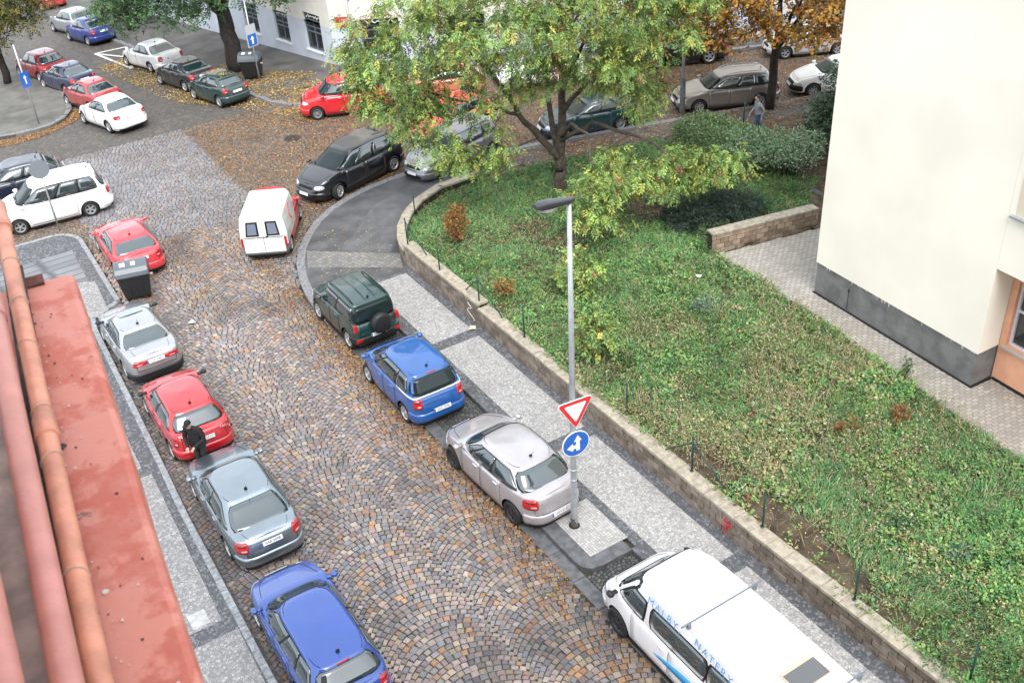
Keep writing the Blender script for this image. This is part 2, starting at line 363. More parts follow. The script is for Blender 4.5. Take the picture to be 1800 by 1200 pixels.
# ---- corner pavement of asphalt with its curved kerb
inner = [(13.1, 28.9), (13.1, 30.0), (13.9, 31.2), (15.0, 32.5), (16.3, 33.2), (18.6, 33.2), (25, 31.6), (30, 29.6), (36, 27.6), (70, 17)]
outer = [(9.18, 27.4)]+RE[2:]
def offset(path, d):
    out = []
    for i, p in enumerate(path):
        a = np.array(path[max(i-1, 0)]); b = np.array(path[min(i+1, len(path)-1)]); t = (b-a)/np.linalg.norm(b-a); out.append((p[0]+t[1]*d, p[1]-t[0]*d))
    return out
cp = slab('corner_pavement', offset(outer, .3)+inner[::-1]+[(10.98, 28.9), (10.98, 27.6)], -.1, .12, m_asph)
slab('paver_band', [tuple(at(x, y, .12)[:2]) for x, y in ((541, 470), (708, 470), (703, 446), (539, 441))], .1, .125, mosaic('grey paver rows', [(.2, .195, .185), (.17, .165, .16), (.23, .22, .21)], .16, jit=.12, rot=-20, joint=.55, stain=.3), None, cp)
slab('asphalt_patch', [tuple(at(x, y, .12)[:2]) for x, y in ((686, 444), (706, 444), (704, 420))], .1, .1235, mat('new asphalt', (.05, .05, .053), .7, bump=.2, bs=70), None, cp)
slab('asphalt_patch', [tuple(at(x, y, .12)[:2]) for x, y in ((604, 440), (655, 362), (690, 343), (705, 352), (702, 410), (684, 444))], .1, .1245, mat('older asphalt', (.105, .105, .107), .7, var=.2, vs_=2, bump=.3, bs=70), None, cp)
def kerb_run(path, w, h, seg, m, parent, zfun=zg, side=1, z0=-.15):
    P = [np.array(p, float) for p in path]; L = [0]
    for a, b in zip(P, P[1:]): L.append(L[-1]+np.linalg.norm(b-a))
    f = lambda s: np.array([np.interp(s, L, [p[0] for p in P]), np.interp(s, L, [p[1] for p in P])])
    s = 0
    while s < L[-1]-.05:
        e = min(s+seg, L[-1]); a, b = f(s+.006), f(e-.006); t = (b-a)/(np.linalg.norm(b-a)+1e-9); n = np.array([t[1], -t[0]])*w*side
        z = float(zfun(*((a+b)/2))); q = .012
        mb = MB(); Vv = []
        for zz, i in ((z0, 0), (h-q, 0), (h, q)):
            for c, du, dn in ((a, 1, 1), (b, -1, 1), (b, -1, -1), (a, 1, -1)):
                base = c+(0 if dn == 1 else 1)*n; p = base+t*i*du+n/w*i*dn*(1 if side else 1)
                Vv.append((p[0], p[1], zz+z))
        Ff = [(8, 9, 10, 11)]+[(k*4+i, k*4+(i+1) % 4, k*4+4+(i+1) % 4, k*4+4+i) for k in range(2) for i in range(4)]
        if side < 0 or True: mb.add(Vv, Ff)
        obj('kerb_stone', mb.me('kerb_stone', [m]), parent); s = e
kerb_run(outer[:13], .3, .125, 1.1, m_gran, cp)
# ---- left pavement
lp = slab('pavement', offset(LE, -.17)+[(-40, 2)], -.1, .12, m_dark)
for a, b in (((0.0, 13.0), (2.3, None)),): pass
b1 = at(262, 826, .12)[1]; b2 = at(365, 1115, .12)[1]
for y0, y1 in ((8, b2-.22), (b2+.22, b1-.2), (b1+.2, 31.6)):
    slab('light_panel', [(-1, y0), (2.18, y0), (2.22+.02*(y1-y0), y1), (-1, y1)], .1, .125, mosaic('worn light mosaic', [(.34, .33, .32), (.29, .28, .275), (.385, .375, .365), (.23, .225, .22)], .07, joint=.6, stain=.35, dirt=(.13, .125, .12)), None, lp)
m_slab = mosaic('grey slab rows', [(.17, .18, .19), (.15, .155, .165), (.2, .205, .215)], .42, jit=.08, rot=-2, joint=.5, stain=.35, sx=.25, sy=1.)
slab('slab_paving', [(-6, 34.2), (3.5, 34.2), (3.6, 38.0), (-6, 38.0)], .1, .124, m_slab, None, lp)
slab('light_panel', [tuple(at(x, y, .12)[:2]) for x, y in ((100, 562), (196, 556), (167, 494), (128, 498), (70, 560))], .1, .126, MC['worn light mosaic'], None, lp)
c = at(349, 1088, .12); mb = MB(); mb.box(c[0]-.2, c[0]+.2, c[1]-.24, c[1]+.24, .1, .134, 0, .01); mb.box(c[0]-.16, c[0]+.16, c[1]-.2, c[1]+.2, .12, .138, 0, .004); obj('access_cover', mb.me('access_cover', [mat('pale cover', (.42, .42, .40), .6, var=.2)]), lp)
kerb_run(offset(LE, -.17), .17, .125, 0.42, mat('pale granite', (.25, .26, .27), .6, var=.3, vs_=8, bump=.25, bs=40), lp, side=1)
# ---- far pavements
m_fpav = mat('far pavement', (.10, .095, .09), .7, var=.35, vs_=.8, bump=.2, bs=30)
fp = slab('far_pavement', FK[::-1]+[(FK[0][0]+60, FK[0][1]+20), (120, 70)], -.3, .12, m_fpav)
kerb_run(FK[1:], .25, .125, 1.2, m_gran, fp, side=1)
ti = slab('traffic_island', ISL, -.1, .12, mat('island asphalt', (.13, .125, .11), .75, var=.3, vs_=1, bump=.2, bs=40))
kerb_run(ISL[:7], .25, .125, 1.0, m_gran, ti, side=-1)
# hatch marking on the far street: a painted triangle with a bar
mk = MB(); tri = [atg(x, y) for x, y in ((167, 95), (222, 83), (232, 121))]; m0 = (tri[1]+tri[2])/2
for a, b in ((tri[0], tri[1]), (tri[1], tri[2]), (tri[2], tri[0]), (tri[0], m0)):
    a, b = np.array(a), np.array(b); t = (b-a)/np.linalg.norm(b-a); n = np.array([t[1], -t[0], 0])*.09
    mk.add([p+np.array([0, 0, .012]) for p in (a-n, b-n, b+n, a+n)], [(3, 2, 1, 0)])
o = obj('road_marking', mk.me('road_marking', [mat('road paint', (.6, .6, .58), .7, var=.25, vs_=8)]), road)
mh = MB(); p = at(514, 243); mh.lathe([(0, .014), (.36, .014), (.38, .004)], 24); o = obj('manhole_cover', mh.me('manhole_cover', [mat('cast iron', (.03, .028, .028), .6, bump=.4, bs=30)]), road); o.location = (p[0], p[1], 0)
# ================================================================ VEHICLES
m_glass = mat('car glass', (.012, .030, .034), .03, ior=2.1, coat=.6)
m_fglass = mat('windscreen glass', (.010, .020, .020), .05, ior=1.42)
m_trim = mat('window trim', (.010, .010, .011), .55, spec=.3)
m_under = mat('underbody', (.01, .01, .01), .9)
m_red = mat('red lamp', (.42, .012, .014), .15, coat=.6)
m_pinkl = mat('reversing lens', (.55, .22, .22), .15, coat=.6)
m_dred = mat('deep red lens', (.22, .006, .008), .12, coat=.8)
m_orng = mat('amber lamp', (.55, .16, .03), .15, coat=.6)
m_lens = mat('clear lamp', (.62, .64, .66), .12, coat=.8, metal=.3)
m_chrome = mat('chrome', (.62, .63, .64), .18, metal=.9)
m_alloy = mat('alloy', (.42, .43, .44), .32, metal=.5)
m_steel = mat('dark steel rim', (.03, .03, .032), .5)
m_plate = mat('plate white', (.72, .72, .70), .4)
m_blue = mat('plate blue', (.03, .09, .40), .4)
m_ink = mat('plate ink', (.02, .02, .025), .5)
def paint(name, c, metal=0.): return mat('paint '+name, c, .28 if not metal else .34, metal=metal, coat=1.0, var=.05, vs_=2.)
_wc = {}
def wheel_meshes(kind):
    if kind in _wc: return _wc[kind]
    t = MB(); t.lathe([(.62, -.105), (.80, -.115), (.93, -.11), (.99, -.07), (1.0, 0), (.99, .07), (.93, .11), (.80, .115), (.64, .10), (.62, .02)], 28, axis='y')
    r = MB(); met = m_steel if kind == 'steel' else m_alloy
    r.lathe([(.0, .02), (.60, .02)], 24, 1, 'y'); r.lathe([(.54, .06), (.64, .11), (.66, .10)], 28, 0, 'y'); r.lathe([(0, .10), (.10, .10), (.13, .07)], 12, 0, 'y')
    n = {'alloy5': 5, 'alloy7': 7, 'multi': 12, 'steel': 8}[kind]
    for i in range(n):
        a = 2*math.pi*i/n; w = .10 if n <= 5 else (.075 if n < 9 else .035); c, s = math.cos(a), math.sin(a)
        P = [(.09, -w*.8, .085), (.09, w*.8, .085), (.58, w, .095), (.58, -w, .095)]; Q = [(p[0], p[1]*1.25, p[2]-.06) for p in P]
        f = lambda p: (p[0]*c-p[1]*s, p[2], p[0]*s+p[1]*c)
        r.add([f(p) for p in P]+[f(p) for p in Q], [(0, 1, 2, 3), (0, 4, 5, 1), (1, 5, 6, 2), (2, 6, 7, 3), (3, 7, 4, 0)], 0)
    _wc[kind] = (t.me('wheel', [m_rubber], True), r.me('rim', [met, m_under])); return _wc[kind]
DEF = dict(L=4.2, W=1.74, H=1.47, wb=2.55, fo=.82, R=.305, gc=.175, zn=.66, zh=.96, zb=.99, zt=1.0, xw=(.98, .22), xr=(-1.35, -1.9), tum=.23, nf=4.2, nr=6.0,
           hnf=3.9, hnr=6.0, hoodlen=None, rim='alloy5', win=2, paint=('grey', (.3, .3, .3), 0), lights='std', tail='block', bumper=None, plate=None, rails=False, low=False, boot=0., crown=.04, hc=.03, mirror=None, rakef=.10, raker=.04)
def car(name, label, cat, x, y, head, group=None, slope=True, **kw):
    p = dict(DEF); p.update(kw); P = type('P', (), p)
    z = float(zg(x, y))
    root = thing(name, (x, y, z), label, cat, group, R_(head))
    if slope and y > 47: root.rotation_euler = (0, math.atan(SL)*(1 if math.sin(R_(head)) > 0 else -1), R_(head))
    mp = paint(*P.paint); a, b = P.L/2, P.W/2
    xa_f = a-P.fo; xa_r = xa_f-P.wb; Ra = P.R+.055
    xf0, xf1 = P.xw; xr1, xr0 = P.xr; roofz = P.H
    # ---- top line of the lower body
    cx = [-a, -a+.10, -a+.3] ; cz = [P.zt-.07, P.zt-.01, P.zt]
    if P.boot > 0: cx += [xr0+.02]; cz += [P.zt+.01]
    cx += [min(xr0+.25, -.2) if P.boot else -a+.5, xf0, a-.32, a-.10, a]; cz += [P.zb, P.zh, P.zn+.10, P.zn+.03, P.zn-.05]
    o_ = np.argsort(cx); cx = np.array(cx)[o_]; cz = np.array(cz)[o_]
    gx = np.linspace(-a, a, 240); gz = np.interp(gx, cx, cz); kk = np.hanning(19); kk /= kk.sum(); gz = np.convolve(np.pad(gz, 9, 'edge'), kk, 'valid')
    ztop = lambda X: np.interp(X, gx, gz)
    def low(X):
        zl = np.full(np.shape(X), P.gc); zl = np.where(np.abs(X) > a-.25, P.gc+.03, zl)
        for xa in (xa_f, xa_r):
            dd = np.abs(X-xa); zl = np.where(dd < Ra, np.maximum(zl, P.R+np.sqrt(np.maximum(0, Ra*Ra-dd*dd))), zl)
        return zl
    def outl(th, nf, nr, A, B):
        c, s = np.cos(th), np.sin(th); n = np.where(c > 0, nf, nr); ca, sa = np.abs(c)+1e-9, np.abs(s)+1e-9
        X = A*np.sign(c)*ca**(2/n); Y = B*np.sign(s)*sa**(2/n); nx = np.sign(c)*ca**(2-2/n)/A; ny = np.sign(s)*sa**(2-2/n)/B; q = np.hypot(nx, ny)
        return X, Y, nx/q, ny/q
    VV = [0, .05, .14, .30, .52, .70, .84, .93, .98, 1.0]; INS = [.07, .03, .008, 0, .0, .008, .022, .04, .06, .085]
    def hull(th, v):
        th = np.asarray(th, float); v = np.asarray(v, float)
        X, Y, nx, ny = outl(th, P.hnf, P.hnr, a, b); zl = low(X); zt = ztop(X); Z = zl+(zt-zl)*v
        hrel = np.clip((Z-P.gc)/(zt-P.gc), 0, 1); ins = np.interp(hrel, VV, INS)
        rk = np.where(nx > 0, P.rakef, P.raker)*hrel**2*np.abs(nx)
        bl = np.where(nx < 0, .022, .022)*np.exp(-((Z-.42)/.13)**2)*np.abs(nx)
        return np.stack([X-nx*(ins*1.25)-np.sign(nx)*rk+np.sign(nx)*bl, Y-ny*ins, Z], -1)
    th_x = lambda xx: np.where(np.asarray(xx) > 0, np.arccos(np.clip(np.abs(xx)/a, 0, 1)**(P.hnf/2)), np.pi-np.arccos(np.clip(np.abs(xx)/a, 0, 1)**(P.hnr/2)))
    th_f = lambda yy: np.sign(yy)*np.arcsin(np.clip(np.abs(yy)/b, 0, 1)**(P.hnf/2))
    th_r = lambda yy: np.pi-np.sign(yy)*np.arcsin(np.clip(np.abs(yy)/b, 0, 1)**(P.hnr/2))
    xs = np.unique(np.concatenate([np.linspace(-a*.9, a*.86, 42)]+[xa+Ra*np.cos(np.linspace(0, np.pi, 15)) for xa in (xa_f, xa_r)]+[np.array([xa+Ra+.004, xa-Ra-.004]) for xa in (xa_f, xa_r)]))
    xs = xs[(xs < a*.9) & (xs > -a*.93)]
    ys = np.linspace(0, .97, 12)*b
    tf = th_f(ys); tr = th_r(ys); tx = th_x(xs)[::-1]; TH = np.unique(np.concatenate([tf[tf < tx[0]-.004], tx, tr[tr > tx[-1]+.004]]))
    vs2 = np.array([0, .05, .14, .3, .5, .68, .82, .91, .965, 1.0]); nT = len(TH); nv = len(vs2)
    G = hull(TH[:, None], vs2[None, :])
    V = []; F = []
    full = np.concatenate([G, (G*np.array([1, -1, 1]))[::-1][1:-1]]); n2 = len(full); V = full.reshape(-1, 3).tolist()
    for i in range(n2):
        j = (i+1) % n2
        for k in range(nv-1): F.append((i*nv+k, j*nv+k, j*nv+k+1, i*nv+k+1))
    fr = np.linspace(-1, 1, 9); base = len(V); tp = G[:, -1]
    for i in range(nT):
        for f in fr: V.append((tp[i, 0], tp[i, 1]*f, tp[i, 2]+P.hc*(1-f*f)))
    for i in range(nT-1):
        for k in range(8): F.append((base+i*9+k, base+(i+1)*9+k, base+(i+1)*9+k+1, base+i*9+k+1))
    # ---- cabin
    b0 = b-.055; b1 = b0-P.tum; xmid = (xf1+xr1)/2; rl = max(.3, (xf1-xr1)/2)
    roof = lambda X: roofz-P.crown-.045*((X-xmid)/rl)**2*(1 if not P.low else .6)
    def gh(th, t):
        th = np.asarray(th, float); t = np.asarray(t, float); e = np.maximum(t, 0)
        XF = lerp(xf0, xf1, e); XR = lerp(xr0, xr1, e); B = lerp(b0, b1, e**1.25)+.018*np.sin(np.pi*e)
        xc = (XF+XR)/2; A = (XF-XR)/2; X, Y, nx, ny = outl(th, P.nf, P.nr, A, B); X = X+xc
        z0 = ztop(np.clip(X, -a, a))-.03; return np.stack([X, Y, z0+(roof(X)-z0)*e], -1)
    thg = np.unique(np.concatenate([np.linspace(0, np.pi, 49)])); thg = np.concatenate([thg, thg[1:-1]+np.pi]); tt = np.array([0, .12, .3, .5, .7, .86, .95, 1.0])
    g = gh(thg[:, None], tt[None, :]); ng = len(thg); b2 = len(V); capz = [(.05, .018), (.14, .034), (.35, P.crown*.85), (.65, P.crown*.97), (1., P.crown)]
    ring = g[:, -1]; cxm = (ring[:, 0].max()+ring[:, 0].min())/2; rows_ = [g[:, k] for k in range(len(tt))]
    for s_, dz in capz:
        q = ring.copy(); q[:, 0] = cxm+(q[:, 0]-cxm)*(1-s_*(.98 if s_ < 1 else .5) if s_ < 1 else .02); q[:, 1] *= (1-s_); q[:, 2] = np.where(True, ring[:, 2]*(1-s_)+ (roofz-P.crown-.045*((q[:, 0]-xmid)/rl)**2)*s_, 0)+dz; rows_.append(q)
    for q in rows_: V += q.tolist()
    for k in range(len(rows_)-1):
        for i in range(ng): F.append((b2+k*ng+i, b2+k*ng+(i+1) % ng, b2+(k+1)*ng+(i+1) % ng, b2+(k+1)*ng+i))
    obj('body', mesh('body', V, F, mp, None, True), root)
    # ---- surface patches
    def patch(nm, fn, nu, nv_, off, mts, r=0., parent=root, mi=0, thick=.02, smooth=True):
        u, v = np.meshgrid(np.linspace(0, 1, nu), np.linspace(0, 1, nv_), indexing='ij')
        if r: u, v = .5+(u-.5)*(1-r*np.abs(2*v-1)**5), .5+(v-.5)*(1-r*np.abs(2*u-1)**5)
        Pp = fn(u, v); du = np.gradient(Pp, axis=0); dv = np.gradient(Pp, axis=1); N = np.cross(du, dv); N /= (np.linalg.norm(N, axis=-1, keepdims=True)+1e-9)
        cen = Pp.reshape(-1, 3).mean(0); outw = cen-np.array([np.clip(cen[0], xa_r, xa_f)*.8, 0, .55])
        flip = (N.reshape(-1, 3).mean(0)@outw) < 0
        if flip: N = -N
        A = (Pp+N*off).reshape(-1, 3); B = (Pp-N*thick).reshape(-1, 3); n = nu*nv_; ff = []
        for i in range(nu-1):
            for k in range(nv_-1):
                q = (i*nv_+k, (i+1)*nv_+k, (i+1)*nv_+k+1, i*nv_+k+1); ff.append(q[::-1] if flip else q)
        bd = [i*nv_ for i in range(nu)]+[(nu-1)*nv_+k for k in range(1, nv_)]+[i*nv_+nv_-1 for i in range(nu-2, -1, -1)]+[k for k in range(nv_-2, 0, -1)]
        for i in range(len(bd)):
            q = (bd[i], n+bd[i], n+bd[(i+1) % len(bd)], bd[(i+1) % len(bd)]); ff.append(q[::-1] if flip else q)
        return obj(nm, mesh(nm, np.vstack([A, B]), ff, mts, None, smooth), parent)
    hp = lambda t0, t1, v0, v1: (lambda u, v: hull(lerp(t0, t1, u), lerp(v0, v1, v)))
    def hz(t0, t1, z0, z1):   # by height
        def fn(u, v):
            th = lerp(t0, t1, u); X, _, _, _ = outl(th, P.hnf, P.hnr, a, b); zl = low(X); return hull(th, (lerp(z0, z1, v)-zl)/(ztop(X)-zl))
        return fn
    def gth(x_, t):  # theta of a given x on the cabin outline
        XF = lerp(xf0, xf1, t); XR = lerp(xr0, xr1, t); c = (x_-(XF+XR)/2)/((XF-XR)/2); n = np.where(c > 0, P.nf, P.nr); c = np.clip(c, -.999, .999)
        return np.arccos(np.sign(c)*np.abs(c)**(n/2))
    gy = lambda f, n: np.sign(f)*np.arcsin(np.abs(f)**(n/2))
    ta, tb = getattr(P, 'wt', (.10, .88))
    ff_ = getattr(P, 'ff', .84)
    def front(f0, t0, t1): return lambda u, v: gh(gy(lerp(-f0, f0, u), P.nf), lerp(t0, t1, v))
    def rear(f0, t0, t1): return lambda u, v: gh(np.pi+gy(lerp(-f0, f0, u), P.nr), lerp(t0, t1, v))
    patch('window_trim', front(ff_+.010, .05, .93), 14, 6, .006, m_trim, .05)
    patch('cowl', front(ff_+.02, -.02, .13 if getattr(P, 'cowl', 0) else .09), 14, 3, .013, m_trim)
    patch('windshield', front(ff_, .07, .92), 14, 6, .010, m_fglass, .05)
    if getattr(P, 'rearglass', True):
        r0, r1 = getattr(P, 'rt', (.10, .90)); rf = getattr(P, 'rf', .86)
        patch('window_trim', rear(rf+.014, r0-.02, r1+.015), 14, 6, .006, m_trim, .07)
        rg = patch('rear_window', rear(rf, r0, r1), 14, 6, .010, getattr(P, 'rg', m_glass), .08)
        if not P.boot: patch('wiper', rear(.30, r0+.03, r0+.06), 8, 2, .022, m_trim, parent=root)
    for sd in (1, -1):
        def side(xA0, xB0, xA1, xB1, t0, t1):
            def fn(u, v):
                t = lerp(t0, t1, v); q = gh(gth(lerp(lerp(xA0, xB0, u), lerp(xA1, xB1, u), v), t), t); return q*np.array([1, sd, 1])
            return fn
        fA = getattr(P, 'sideA', .15); fB = getattr(P, 'sideB', .20)
        fb, ft = xf0-fA-.12, xf1-fA-.04; rb, rt_ = xr0+fB+.12, xr1+fB
        for (q0, q1, q2, q3) in getattr(P, 'sidewins', ()):
            patch('window_trim', side(q0+.05, q1-.05, q2+.05, q3-.05, ta-.03, tb+.03), 12, 5, .005, m_trim, .06); patch('side_window', side(q0, q1, q2, q3, ta+.01, tb-.01), 12, 5, .010, m_glass, .06)
        if not hasattr(P, 'sidewins'):
            patch('window_trim', side(fb+.02, rb-.02, ft+.015, rt_-.02, ta-.018, tb+.018), 16, 5, .005, m_chrome if getattr(P, 'chromeline', 0) else m_trim, .05)
            if getattr(P, 'chromeline', 0): patch('window_trim', side(fb+.0, rb-.0, ft+.0, rt_-.0, ta, tb), 16, 5, .008, m_trim, .05)
            cuts = getattr(P, 'cuts', None) or ([.0, .5, 1.] if P.win == 2 else ([0, .42, .74, 1.] if P.win == 3 else [0, .62, 1.]))
            for i in range(len(cuts)-1):
                ca, cb = cuts[i]+(.012 if i else 0), cuts[i+1]-(.012 if i < len(cuts)-2 else 0)
                patch('side_window', side(lerp(fb, rb, ca), lerp(fb, rb, cb), lerp(ft, rt_, ca), lerp(ft, rt_, cb), ta+.02, tb-.02), 8, 5, .011, m_glass, .05)

        # doors
        nd = P.win if P.win < 3 else 2
        x0 = xa_f-Ra-.06; x1 = xa_r+Ra+.05
        for i in range(nd):
            xa, xb = lerp(x0, x1, i/nd), lerp(x0, x1, (i+1)/nd)
            patch('door', (lambda A, B: (lambda u, v: hull(th_x(lerp(A, B, u)), lerp(.10, .965, v))*np.array([1, sd, 1])))(xa-.008, xb+.008), 8, 8, .004, mp, .02)
            patch('door_seam', (lambda A, B: (lambda u, v: hull(th_x(lerp(A, B, u)), lerp(.085, .975, v))*np.array([1, sd, 1])))(xa+.001, xb-.001), 8, 8, .0015, m_trim, .02)
            hx = xb+.10; patch('door_handle', (lambda h: (lambda u, v: hull(th_x(lerp(h+.19, h, u)), lerp(.80, .835, v))*np.array([1, sd, 1])))(hx), 4, 3, .035, m_chrome if getattr(P, 'chromeh', 0) else mp, .2)
        # mirrors
        mm = MB(); yx = b*1.0; mz = ztop(xf0)+.05; mx_ = xf0-.22
        pr = [(0, 0), (.5, .62), (.85, .9), (1, 1), (.9, 1.04)]
        Vm = []; nn = 10
        for s_, w_ in ((0, .45), (.04, .85), (.09, 1), (.14, .92), (.165, .55)):
            for q in range(nn):
                an = 2*math.pi*q/nn; Vm.append((mx_+.10-s_*1.1, sd*(yx+.06+.08*w_*math.cos(an)), mz+.06*w_*math.sin(an)))
        mm.add(Vm, [(k*nn+q, k*nn+(q+1) % nn, (k+1)*nn+(q+1) % nn, (k+1)*nn+q) for k in range(4) for q in range(nn)]+[tuple(range(nn))[::-1], tuple(range(4*nn, 5*nn))])
        mm.box(mx_-.03, mx_+.06, sd*(yx-.12) if sd > 0 else -(yx+.04), (yx+.04) if sd > 0 else -(yx-.12), mz-.05, mz-.01)
        obj('mirror', mm.me('mirror', [mat(*P.mirror) if P.mirror else mp], True), root)
        # lamps
        hb = getattr(P, 'hl', (.60, .80)); 
        if sd > 0: tA, tB = float(th_f(b*getattr(P, 'hly', .5))), float(th_x(a-getattr(P, 'hlx', .38)))
        lz0, lz1 = P.zn-.17, P.zn-.01
        patch('headlight', (lambda u, v: hz(tA, tB, lz0, lz1)(u, v)*np.array([1, sd, 1])), 9, 5, .008, m_lens, .25)
        tl = getattr(P, 'tl', (P.zt-.30, P.zt-.06, .60, .16))   # z0,z1,|y| fraction where it starts, depth along the side
        tC, tD = float(th_r(b*tl[2])), float(th_x(-a+tl[3]))
        patch('tail_light', (lambda u, v: hz(tC, tD, tl[0], tl[1])(u, v)*np.array([1, sd, 1])), 11, 6, .020, m_red, .12)
        patch('reversing_lamp', (lambda u, v: hz(lerp(tC, tD, .10), lerp(tC, tD, .52), lerp(tl[0], tl[1], .14), lerp(tl[0], tl[1], .36))(u, v)*np.array([1, sd, 1])), 5, 3, .024, m_pinkl, .15)
        patch('indicator', (lambda u, v: hz(lerp(tC, tD, .14), lerp(tC, tD, .86), lerp(tl[0], tl[1], .62), lerp(tl[0], tl[1], .86))(u, v)*np.array([1, sd, 1])), 7, 3, .023, m_dred, .15)
        # wheels
        tm, rm = wheel_meshes(P.rim)
        for xa in (xa_f, xa_r):
            w = obj('wheel', tm, root); w.location = (xa, sd*(b-.12), P.R); w.scale = (P.R, P.R/.305*.9, P.R); 
            w.scale = (P.R, .95, P.R)
            if sd < 0: w.rotation_euler = (0, 0, math.pi)
            if sd > 0 and xa == xa_f and getattr(P, 'steer', 0): w.rotation_euler = (0, 0, R_(P.steer))
            rr = obj('rim', rm, w)
    # ---- shut lines of bonnet, boot and roof
    def deck(xx, f):
        h_ = hull(th_x(xx), np.ones_like(xx)); return np.stack([h_[..., 0], h_[..., 1]*f, h_[..., 2]+P.hc*(1-f*f)], -1)
    def sline(fn, off=.004, n=14): return patch('panel_seam', fn, n, 2, off, m_trim, thick=.01)
    for sd in (1, -1):
        sline(lambda u, v: deck(lerp(xf0+.12, a-.16, u), sd*(lerp(.86, .74, u)+(v-.5)*.016)))
        sline(lambda u, v: gh(gth(lerp(xf1-.06, xr1+.06, u), .985), .985+0*u)*np.array([1, sd, 1])+np.stack([0*u, -sd*(.035+.012*v), .020+0*u], -1), .004, 18) if not P.rails else None
        if P.boot: sline(lambda u, v: deck(lerp(-a+.07, xr0-.02, u), sd*(.74+(v-.5)*.014)))
        sline(lambda u, v: hz(float(th_r(b*.70)), float(th_r(b*.70)), P.zt-.42, P.zt-.04)(v*0, u)*np.array([1, sd, 1])+np.stack([0*u, sd*(v-.5)*.012, 0*u], -1), .005, 8)
    sline(lambda u, v: deck(a-.15+.012*v-.03*(2*u-1)**2*1.2, (2*u-1)*.74), .004, 16)
    sline(lambda u, v: hz(float(th_r(b*.70)), 2*np.pi-float(th_r(b*.70)), .565, .578)(u, v), .006, 16)
    # ---- underbody and bumpers
    ub = MB(); ub.box(-a+.22, a-.3, -(b-.26), b-.26, .11, .62, 0, .03); ub.box(xa_r+Ra+.03, xa_f-Ra-.03, -(b-.06), b-.06, .12, .30); ub.box(xa_r-Ra-.02, xa_r+Ra+.02, -(b-.03), -(b-.25), .62, .66); obj('underbody', ub.me('underbody', [m_under]), root)
    mb_ = mat(*P.bumper) if P.bumper else mp
    bz = getattr(P, 'bz', (.27, .56))
    tq = float(th_x(-a+.42)); patch('rear_bumper', hz(tq, 2*np.pi-tq, *bz), 26, 5, .022, mb_, .04)
    patch('bumper_insert', hz(float(th_r(b*.82)), 2*np.pi-float(th_r(b*.82)), P.gc+.03, .30), 16, 3, .03, m_trim)
    tq = float(th_x(a-.42)); patch('front_bumper', hz(-tq, tq, .26, .50), 26, 5, .018, mb_, .04)
    patch('grille', hz(float(th_f(-b*.42)), float(th_f(b*.42)), P.zn-.16, P.zn-.07), 12, 3, .012, m_trim, .1)
    patch('grille', hz(float(th_f(-b*.5)), float(th_f(b*.5)), .27, .40), 12, 3, .024, m_trim, .1)
    # ---- plates
    def plate(end, z, txt):
        f = th_r if end < 0 else th_f
        pt = hull(float(f(.001)), 0.5); X = hz(float(f(.001)), float(f(.001)), z, z)(np.array(0.), np.array(0.))[0]
        Xa = hz(float(f(.001)), float(f(.001)), z-.05, z-.05)(np.array(0.), np.array(0.))[0]; Xb = hz(float(f(.001)), float(f(.001)), z+.05, z+.05)(np.array(0.), np.array(0.))[0]
        tilt = math.atan2(abs(Xa-Xb) if (Xa-Xb)*end > 0 else -abs(Xa-Xb), .1)
        q = MB(); q.box(-.26, .26, -.055, .055, -.004, .006); q.box(-.26, -.222, -.054, .054, .0055, .0075, 1)
        po = obj('number_plate', q.me('number_plate', [m_plate, m_blue]), root)
        M = Matrix.Translation((max(X, Xa, Xb)+.036 if end > 0 else min(X, Xa, Xb)-.036, 0, z)) @ Matrix.Rotation(R_(-90*1) if end < 0 else R_(90), 4, 'Z') @ Matrix.Rotation(R_(90)-tilt, 4, 'X')
        po.matrix_local = M
        if txt:
            t = obj('plate_lettering', text_mesh(txt, .095, m_ink), po); t.location = (.02, 0, .0085)
    if P.plate is not False: plate(-1, getattr(P, 'pz', P.zt-.2), P.plate)
    plate(1, .45, None)
    if P.rails:
        for sd in (1, -1):
            q = MB(); xl = np.linspace(xf1-.25, xr1+.12, 8); q.tube([(X, sd*(b1-.10), float(roof(X))+.055+(.035 if 0 < i < 7 else -.02)) for i, X in enumerate(xl)], .017, 6); obj('roof_rail', q.me('roof_rail', [m_trim if P.rails == 'black' else m_chrome], True), root)
    if getattr(P, 'antenna', True):
        q = MB(); q.lathe([(0, .03), (.03, .018), (.045, 0)], 10); q.tube([(0, 0, .01), (-.14, 0, .2)], .006, 5); an = obj('antenna', q.me('antenna', [m_trim]), root); an.location = (xr1+.22, 0, roofz-.02)
    if getattr(P, 'stoplamp', False):
        patch('brake_light', rear(.22, .93, .985), 6, 2, .016, m_red)
    root['_fn'] = 0; del root['_fn']
    return root, type('K', (), dict(patch=staticmethod(patch), hull=staticmethod(hull), hz=staticmethod(hz), gh=staticmethod(gh), rear=staticmethod(rear), th_x=staticmethod(th_x), th_r=staticmethod(th_r), th_f=staticmethod(th_f), gth=staticmethod(gth), a=a, b=b, P=P, roof=staticmethod(roof), mp=mp, xf1=xf1, xr1=xr1, b1=b1))
BLK = ('black plastic', (.016, .016, .018), .45)
silver = ('light silver', (.55, .56, .57), .35)
LG = 'cars parked along the left kerb'; RG = 'cars parked along the right kerb'; CG = 'cars parked along the cross street'; TGL = 'cars parked on the left of the far street'; TGR = 'cars parked on the right of the far street'
HATCH = dict(xw=(.90, .20), xr=(-1.45, -1.78))
SEDAN = dict(boot=.5, xw=(.98, .20), xr=(-1.0, -1.62), zt=.98, zb=.97)
ESTATE = dict(xw=(1.0, .25), xr=(-1.75, -2.05), win=3, L=4.5, wb=2.55, fo=.9)
